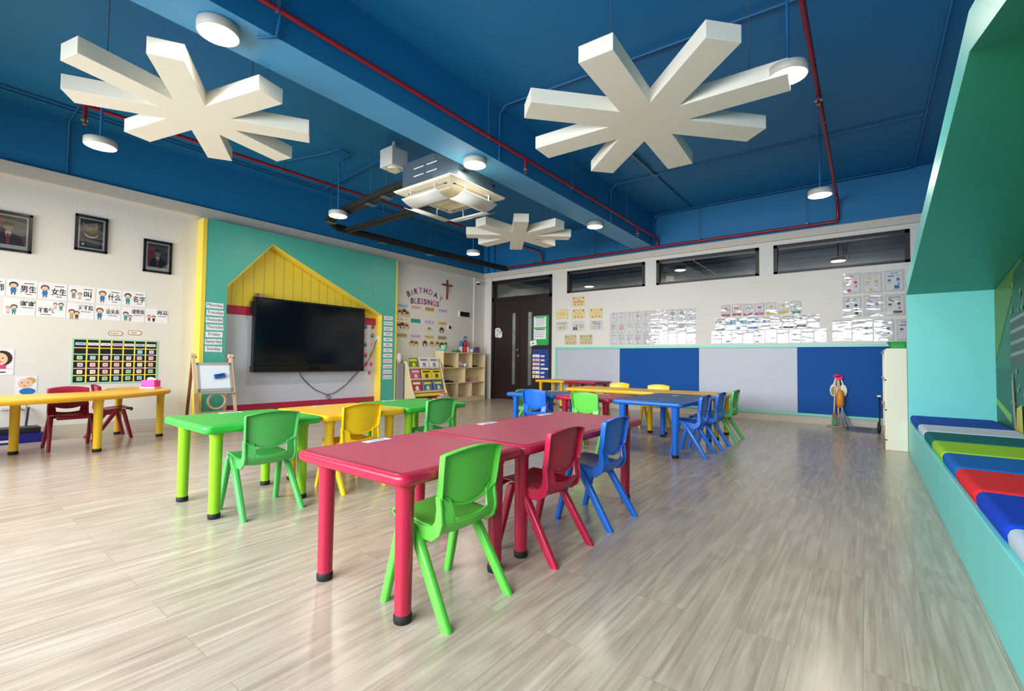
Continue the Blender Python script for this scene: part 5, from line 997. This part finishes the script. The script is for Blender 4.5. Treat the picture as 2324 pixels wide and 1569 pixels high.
for q in range(6):
    m = M(); m.T = T; z = 0.175-q*0.094; m.box(-0.225, -0.03, z-0.037, z+0.037, .0045, .006, ('white_paper', 'pale_pink', 'pale_pink', 'white_paper', 'white_paper', 'pale_cream')[q]); m.rect(-0.13, z-0.03, 0.18, 0.012, .0066, 'ink_black'); m.disc(-0.16, z+0.005, 0.02, .0066, ('pale_blue', 'ink_pink', 'pale_purple', 'tan', 'ink_orange', 'ink_red')[q], 8); m.rect(-0.08, z+0.01, 0.06, 0.006, .0066, 'ink_grey'); m.build('picture_strip', t)
    m = M(); m.T = T; m.box(0.0, 0.10, z-0.02, z+0.02, .0045, .006, 'white_paper'); m.rect(0.05, z, 0.07, 0.006, .0066, 'ink_black'); m.build('time_strip', t)
m = M(); m.T = T; m.box(0.10, 0.20, -0.13, -0.09, .0045, .0062, 'white_paper'); m.build('time_strip', t)

# ------------------------------------------------------------------ reading nook with bench
NY0, NY1 = -9.3, -2.125; NX = 7.93
m = M(); m.box(NX, XR, -2.125, -2.09, 0, 1.9, 'turq_nook'); e = m.build('nook_end_wall'); e['kind'] = 'structure'; e.name = 'wall_nook'
inner = lambda y: 1.70+(2.235-1.70)*(-2.125-y)/(6.06-2.125) if y > -6.06 else 2.235-(-6.06-y)*0.29
outer_ = lambda y: 1.85+(2.405-1.85)*(-2.125-y)/(6.06-2.125) if y > -6.06 else 2.405-(-6.06-y)*0.29
m = M(); P = [(-2.125, inner(-2.125)), (-6.06, inner(-6.06)), (NY0, inner(NY0)), (NY0, outer_(NY0)), (-6.06, outer_(-6.06)), (-2.125, outer_(-2.125))]
def slope_prism(m, a, b, x0, x1, mb, mf, mt_):
    vs = [(x0, a, inner(a)), (x0, b, inner(b)), (x0, b, outer_(b)), (x0, a, outer_(a)), (x1, a, inner(a)), (x1, b, inner(b)), (x1, b, outer_(b)), (x1, a, outer_(a))]
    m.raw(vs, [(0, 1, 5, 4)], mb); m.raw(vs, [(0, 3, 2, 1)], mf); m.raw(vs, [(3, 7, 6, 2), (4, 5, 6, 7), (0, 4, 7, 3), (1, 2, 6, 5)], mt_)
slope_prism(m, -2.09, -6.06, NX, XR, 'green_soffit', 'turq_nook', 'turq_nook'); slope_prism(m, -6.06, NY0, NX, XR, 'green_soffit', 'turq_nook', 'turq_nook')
o = m.build('ceiling_nook'); o['kind'] = 'structure'
t = thing('bench', 'long turquoise built-in bench under the sloping nook roof', 'bench', (8.26, -5.7, 0))
m = M(); m.box(NX, XR-0.002, NY0, NY1-0.001, 0, 0.335, 'turq_nook'); m.build('bench_box', t, bevel=0.004)
for y in (-4.7, -7.1): m = M(); m.box(NX-0.0012, NX, y-0.002, y+0.002, 0.01, 0.33, 'ink_teal'); m.build('panel_seam', t)
cy = [-2.13, -3.05, -3.62, -4.19, -4.76, -5.30, -5.86, -6.42, -6.99, -7.55, -8.12, -8.68, -9.24]; cc = ['cu_blue', 'cu_white', 'cu_teal', 'cu_lime', 'cu_sky', 'cu_red', 'cu_royal', 'cu_white', 'cu_teal', 'cu_lime', 'cu_sky', 'cu_red']
cl = ['blue bench cushion against the turquoise end wall', 'pale grey bench cushion second from the end wall', 'dark teal bench cushion between pale grey and lime', 'lime green bench cushion between teal and blue', 'mid blue bench cushion between lime and red', 'red bench cushion on the turquoise bench', 'royal blue bench cushion next to the red one', 'pale grey bench cushion at the right photo edge']
for i in range(8):
    a, b = cy[i+1]+0.004, cy[i]-0.004; m = M(); P = rrect(NX+0.012, XR-0.02, a, b, 0.03, 4); R = []
    for z, ins in ((0.336, 0.012), (0.345, 0.003), (0.375, 0.0), (0.392, 0.006), (0.400, 0.016), (0.403, 0.027)): R.append([(x, y, z) for x, y in inset(P, ins)])
    m.rings(R, cc[i], True); tag(m.build('bench_cushion'), cl[i], 'cushion', 'bench cushions')
# mural on the rear wall of the nook
m = M(); x = XR-0.004
def W(pts, c, d=0.0): m.raw([(x-d, y, z) for y, z in pts], [tuple(range(len(pts)))], c)
W([(NY0, 0.3), (NY1, 0.3), (NY1, 1.69), (-6.06, 2.22), (NY0, 1.3)], 'mur_mid')
W([(-2.13, 0.92), (-3.3, 0.92), (-3.3, 0.3), (-2.13, 0.3)], 'mur_dark', .001)
W([(-2.13, 1.69), (-2.13, 0.98), (-2.75, 1.5), (-3.2, 1.84)], 'mur_olive', .002)
W([(-2.13, 0.63), (-2.13, 0.57), (-2.75, 0.42), (-2.75, 0.50)], 'mur_lime', .002)
W([(-2.72, 0.3), (-2.72, 1.25), (-2.9, 1.75), (-3.6, 1.9), (-3.7, 0.3)], 'mur_dark', .003)
W([(-2.75, 0.95), (-2.78, 1.35), (-3.5, 1.35), (-3.5, 0.95)], 'mur_brown', .004)
for q in range(4): W([(-2.76, 1.02+0.1*q), (-3.4, 1.06+0.1*q), (-3.4, 1.09+0.1*q), (-2.76, 1.05+0.1*q)], 'mur_grey', .005)
for q in range(26):
    a = random.uniform(-3.3, -2.76); b = random.choice([random.uniform(1.4, 1.65), random.uniform(0.55, 0.92)]); r_ = random.uniform(0.012, 0.03); W([(a+r_*math.cos(t_), b+r_*math.sin(t_)) for t_ in (0, 1.2, 2.5, 3.9, 5.1)], random.choice(['mur_grey', 'mur_mid', 'mur_tan']), .005+q*.0002)
W([(-2.92, 0.36), (-3.15, 0.38), (-3.12, 0.62), (-2.95, 0.58)], 'mur_yellow', .011); W([(-2.88, 0.3), (-2.95, 0.3), (-2.85, 0.85), (-2.8, 0.8)], 'mur_tan', .012)
for q in range(10): W([(-3.9-q*0.5, 0.3), (-4.2-q*0.5, 0.3), (-4.3-q*0.5, 1.4), (-4.0-q*0.5, 1.3)], ('mur_dark', 'mur_olive')[q % 2], .002)
o = m.build('nook_mural'); tag(o, 'green jungle-coloured mural on the back of the reading nook', 'mural')

# ------------------------------------------------------------------ cream bookcase, tray, cleaning tools
t = thing('bookcase', 'cream bookcase end beside the turquoise nook', 'bookcase', (7.83, -1.6, 0)); bx0, bx1, by0, by1 = 7.735, 7.928, -2.12, -0.62
m = M(); m.box(bx0+0.015, bx1, by0, by0+0.02, 0, 1.12, 'cabinet_cream'); m.build('end_panel', t, bevel=0.008); m = M(); m.box(bx0+0.015, bx1, by1-0.02, by1, 0, 1.12, 'cabinet_cream'); m.build('end_panel', t)
m = M(); m.box(bx1-0.012, bx1, by0+0.02, by1-0.02, 0, 1.10, 'cabinet_cream'); m.build('back_panel', t)
for z in (0.12, 0.45, 0.78, 1.11): m = M(); m.box(bx0, bx1-0.012, by0+0.02, by1-0.02, z-0.02, z, 'wood_birch'); m.build('shelf_board', t, bevel=0.003)
m = M(); m.box(bx0, bx0+0.02, by0+0.02, by0+0.06, 0, 1.09, 'cabinet_cream'); m.build('front_stile', t, bevel=0.003)
t = thing('green_tray', 'green plastic tray on top of the cream bookcase', 'tray', (7.85, -1.9, 1.121))
m = M(); m.rings([[(a, b, z) for a, b in rrect(7.80-q, 7.925, -2.10-q*0.5, -1.72+q, 0.02, 3)] for z, q in ((1.1215, 0.0), (1.155, 0.012), (1.188, 0.02), (1.195, 0.035))], 'tray_green', True); m.build('tray_body', t)
m = M(); m.box(7.34, 7.70, -0.62, -0.03, 0.0, 0.012, 'mat_dark'); m.box(7.36, 7.68, -0.60, -0.05, 0.012, 0.014, 'mat_mid'); m.box(7.43, 7.62, -0.47, -0.17, 0.014, 0.0155, 'mat_dark'); o = m.build('floor_mat'); tag(o, 'dark rectangular mat on the floor by the bookcase', 'mat')
def pole(t, a, b, r, c, nm='pole'): m = M(); m.cyl(a, b, r, m=c, n=8); m.build(nm, t)
t = thing('broom', 'wooden-handled broom with green bristles leaning on the blue panel', 'broom', (7.19, -0.2, 0))
pole(t, (7.18, -0.13, 0.18), (7.20, -0.05, 0.74), 0.011, 'wood_pine'); m = M(); m.box(7.16, 7.21, -0.17, -0.10, 0.12, 0.2, 'wood_dark'); m.build('broom_head', t); m = M(); m.prism([(7.155, 0.10), (7.215, 0.10), (7.22, 0.03), (7.15, 0.03)], -0.17, -0.10, 'ink_green', 'y'); m.box(7.16, 7.21, -0.165, -0.105, 0.09, 0.125, 'ink_green'); m.build('bristles', t)
t = thing('mop', 'grey string mop with a blue clip standing by the broom', 'mop', (7.29, -0.2, 0))
pole(t, (7.285, -0.14, 0.25), (7.235, -0.055, 0.74), 0.010, 'wood_pine'); m = M(); m.box(7.265, 7.305, -0.16, -0.12, 0.20, 0.25, 'ink_blue'); m.build('clip', t)
m = M()
for q in range(26): a = random.uniform(-1, 1); b_ = random.uniform(-1, 1); m.tube([(7.285+a*0.02, -0.14+b_*0.015, 0.215), (7.29+a*0.06, -0.15+b_*0.03, 0.12), (7.30+a*0.085+0.01, -0.16+b_*0.05, 0.01)], 0.006, 'mop_grey', 5)
m.build('mop_strings', t)
t = thing('duster', 'fluffy orange duster hanging upside down against the blue panel', 'duster', (7.25, -0.1, 0.3))
pole(t, (7.235, -0.10, 0.05), (7.225, -0.045, 0.72), 0.012, 'wood_pine'); m = M(); m.lathe([(0, 0), (0.03, 0.01), (0.05, 0.05), (0.052, 0.15), (0.045, 0.23), (0.025, 0.27), (0, 0.27)], 'mop_orange', (7.258, -0.12, 0.28), 14); m.build('duster_head', t)
for s, l in ((-1, 'cream dustpan hanging left of the duster'), (1, 'cream dustpan hanging right of the duster')):
    t = thing('dustpan', l, 'dustpan', (7.24+s*0.06, -0.05, 0.45), 'hanging dustpans'); m = M(); cx_, cz_ = 7.235+s*0.06, 0.54
    m.prism([(cx_+0.05*math.cos(a), cz_+0.095*math.sin(a)-0.0) for a in [2*PI*k/20 for k in range(20)]], -0.075-0.0, -0.035, 'pan_cream', 'y'); m.build('pan', t, bevel=0.01)
    m = M(); m.cyl((cx_, -0.055, cz_+0.08), (7.235+s*0.03, -0.055, 0.73), 0.013, m='pan_cream', n=8); m.build('handle', t)
    m = M(); m.prism([(cx_+0.033*math.cos(a), cz_-0.01+0.07*math.sin(a)) for a in [2*PI*k/16 for k in range(16)]], -0.079, -0.0755, 'pan_brown' if s < 0 else 'pan_cream', 'y'); m.build('pan_hollow', t)
m = M(); m.tube([(7.235+0.045*math.cos(a), -0.06+0.015*math.sin(2*a), 0.745+0.028*math.sin(a)) for a in [2*PI*k/14 for k in range(15)]], 0.02, 'hot_pink', 8, False); m.tube([(7.20, -0.08, 0.76), (7.235, -0.09, 0.775), (7.27, -0.08, 0.76)], 0.014, 'ink_red', 8); tag(m.build('ribbon_tie'), 'pink and red ribbon tying the broom handles together', 'ribbon')
m = M(); m.lathe([(0, 0), (0.10, 0), (0.115, 0.012), (0.105, 0.014), (0, 0.006)], 'wood_pine', (7.20, -0.16, 0.0), 22); tag(m.build('round_tray'), 'thin round tan tray on the floor under the broom', 'tray')
t = thing('floor_squeegee', 'black long-handled sweeper leaning on the bookcase side', 'sweeper', (7.70, -0.9, 0)); pole(t, (7.712, -0.7, 0.14), (7.715, -0.55, 0.50), 0.009, 'black_plastic'); m = M(); m.box(7.69, 7.728, -0.62, -0.52, 0.5, 0.52, 'white_plastic'); m.build('grip', t); m = M(); m.sphere((7.705, -0.72, 0.09), 0.09, 'shoe_black', 12, (0.25, 0.9, 1.0)); m.build('brush_head', t)

# ------------------------------------------------------------------ remove helper properties
for o in bpy.data.objects:
    if '_w' in o: del o['_w']
    if o.type == 'MESH' and o.parent and o.get('category'): del o['category']
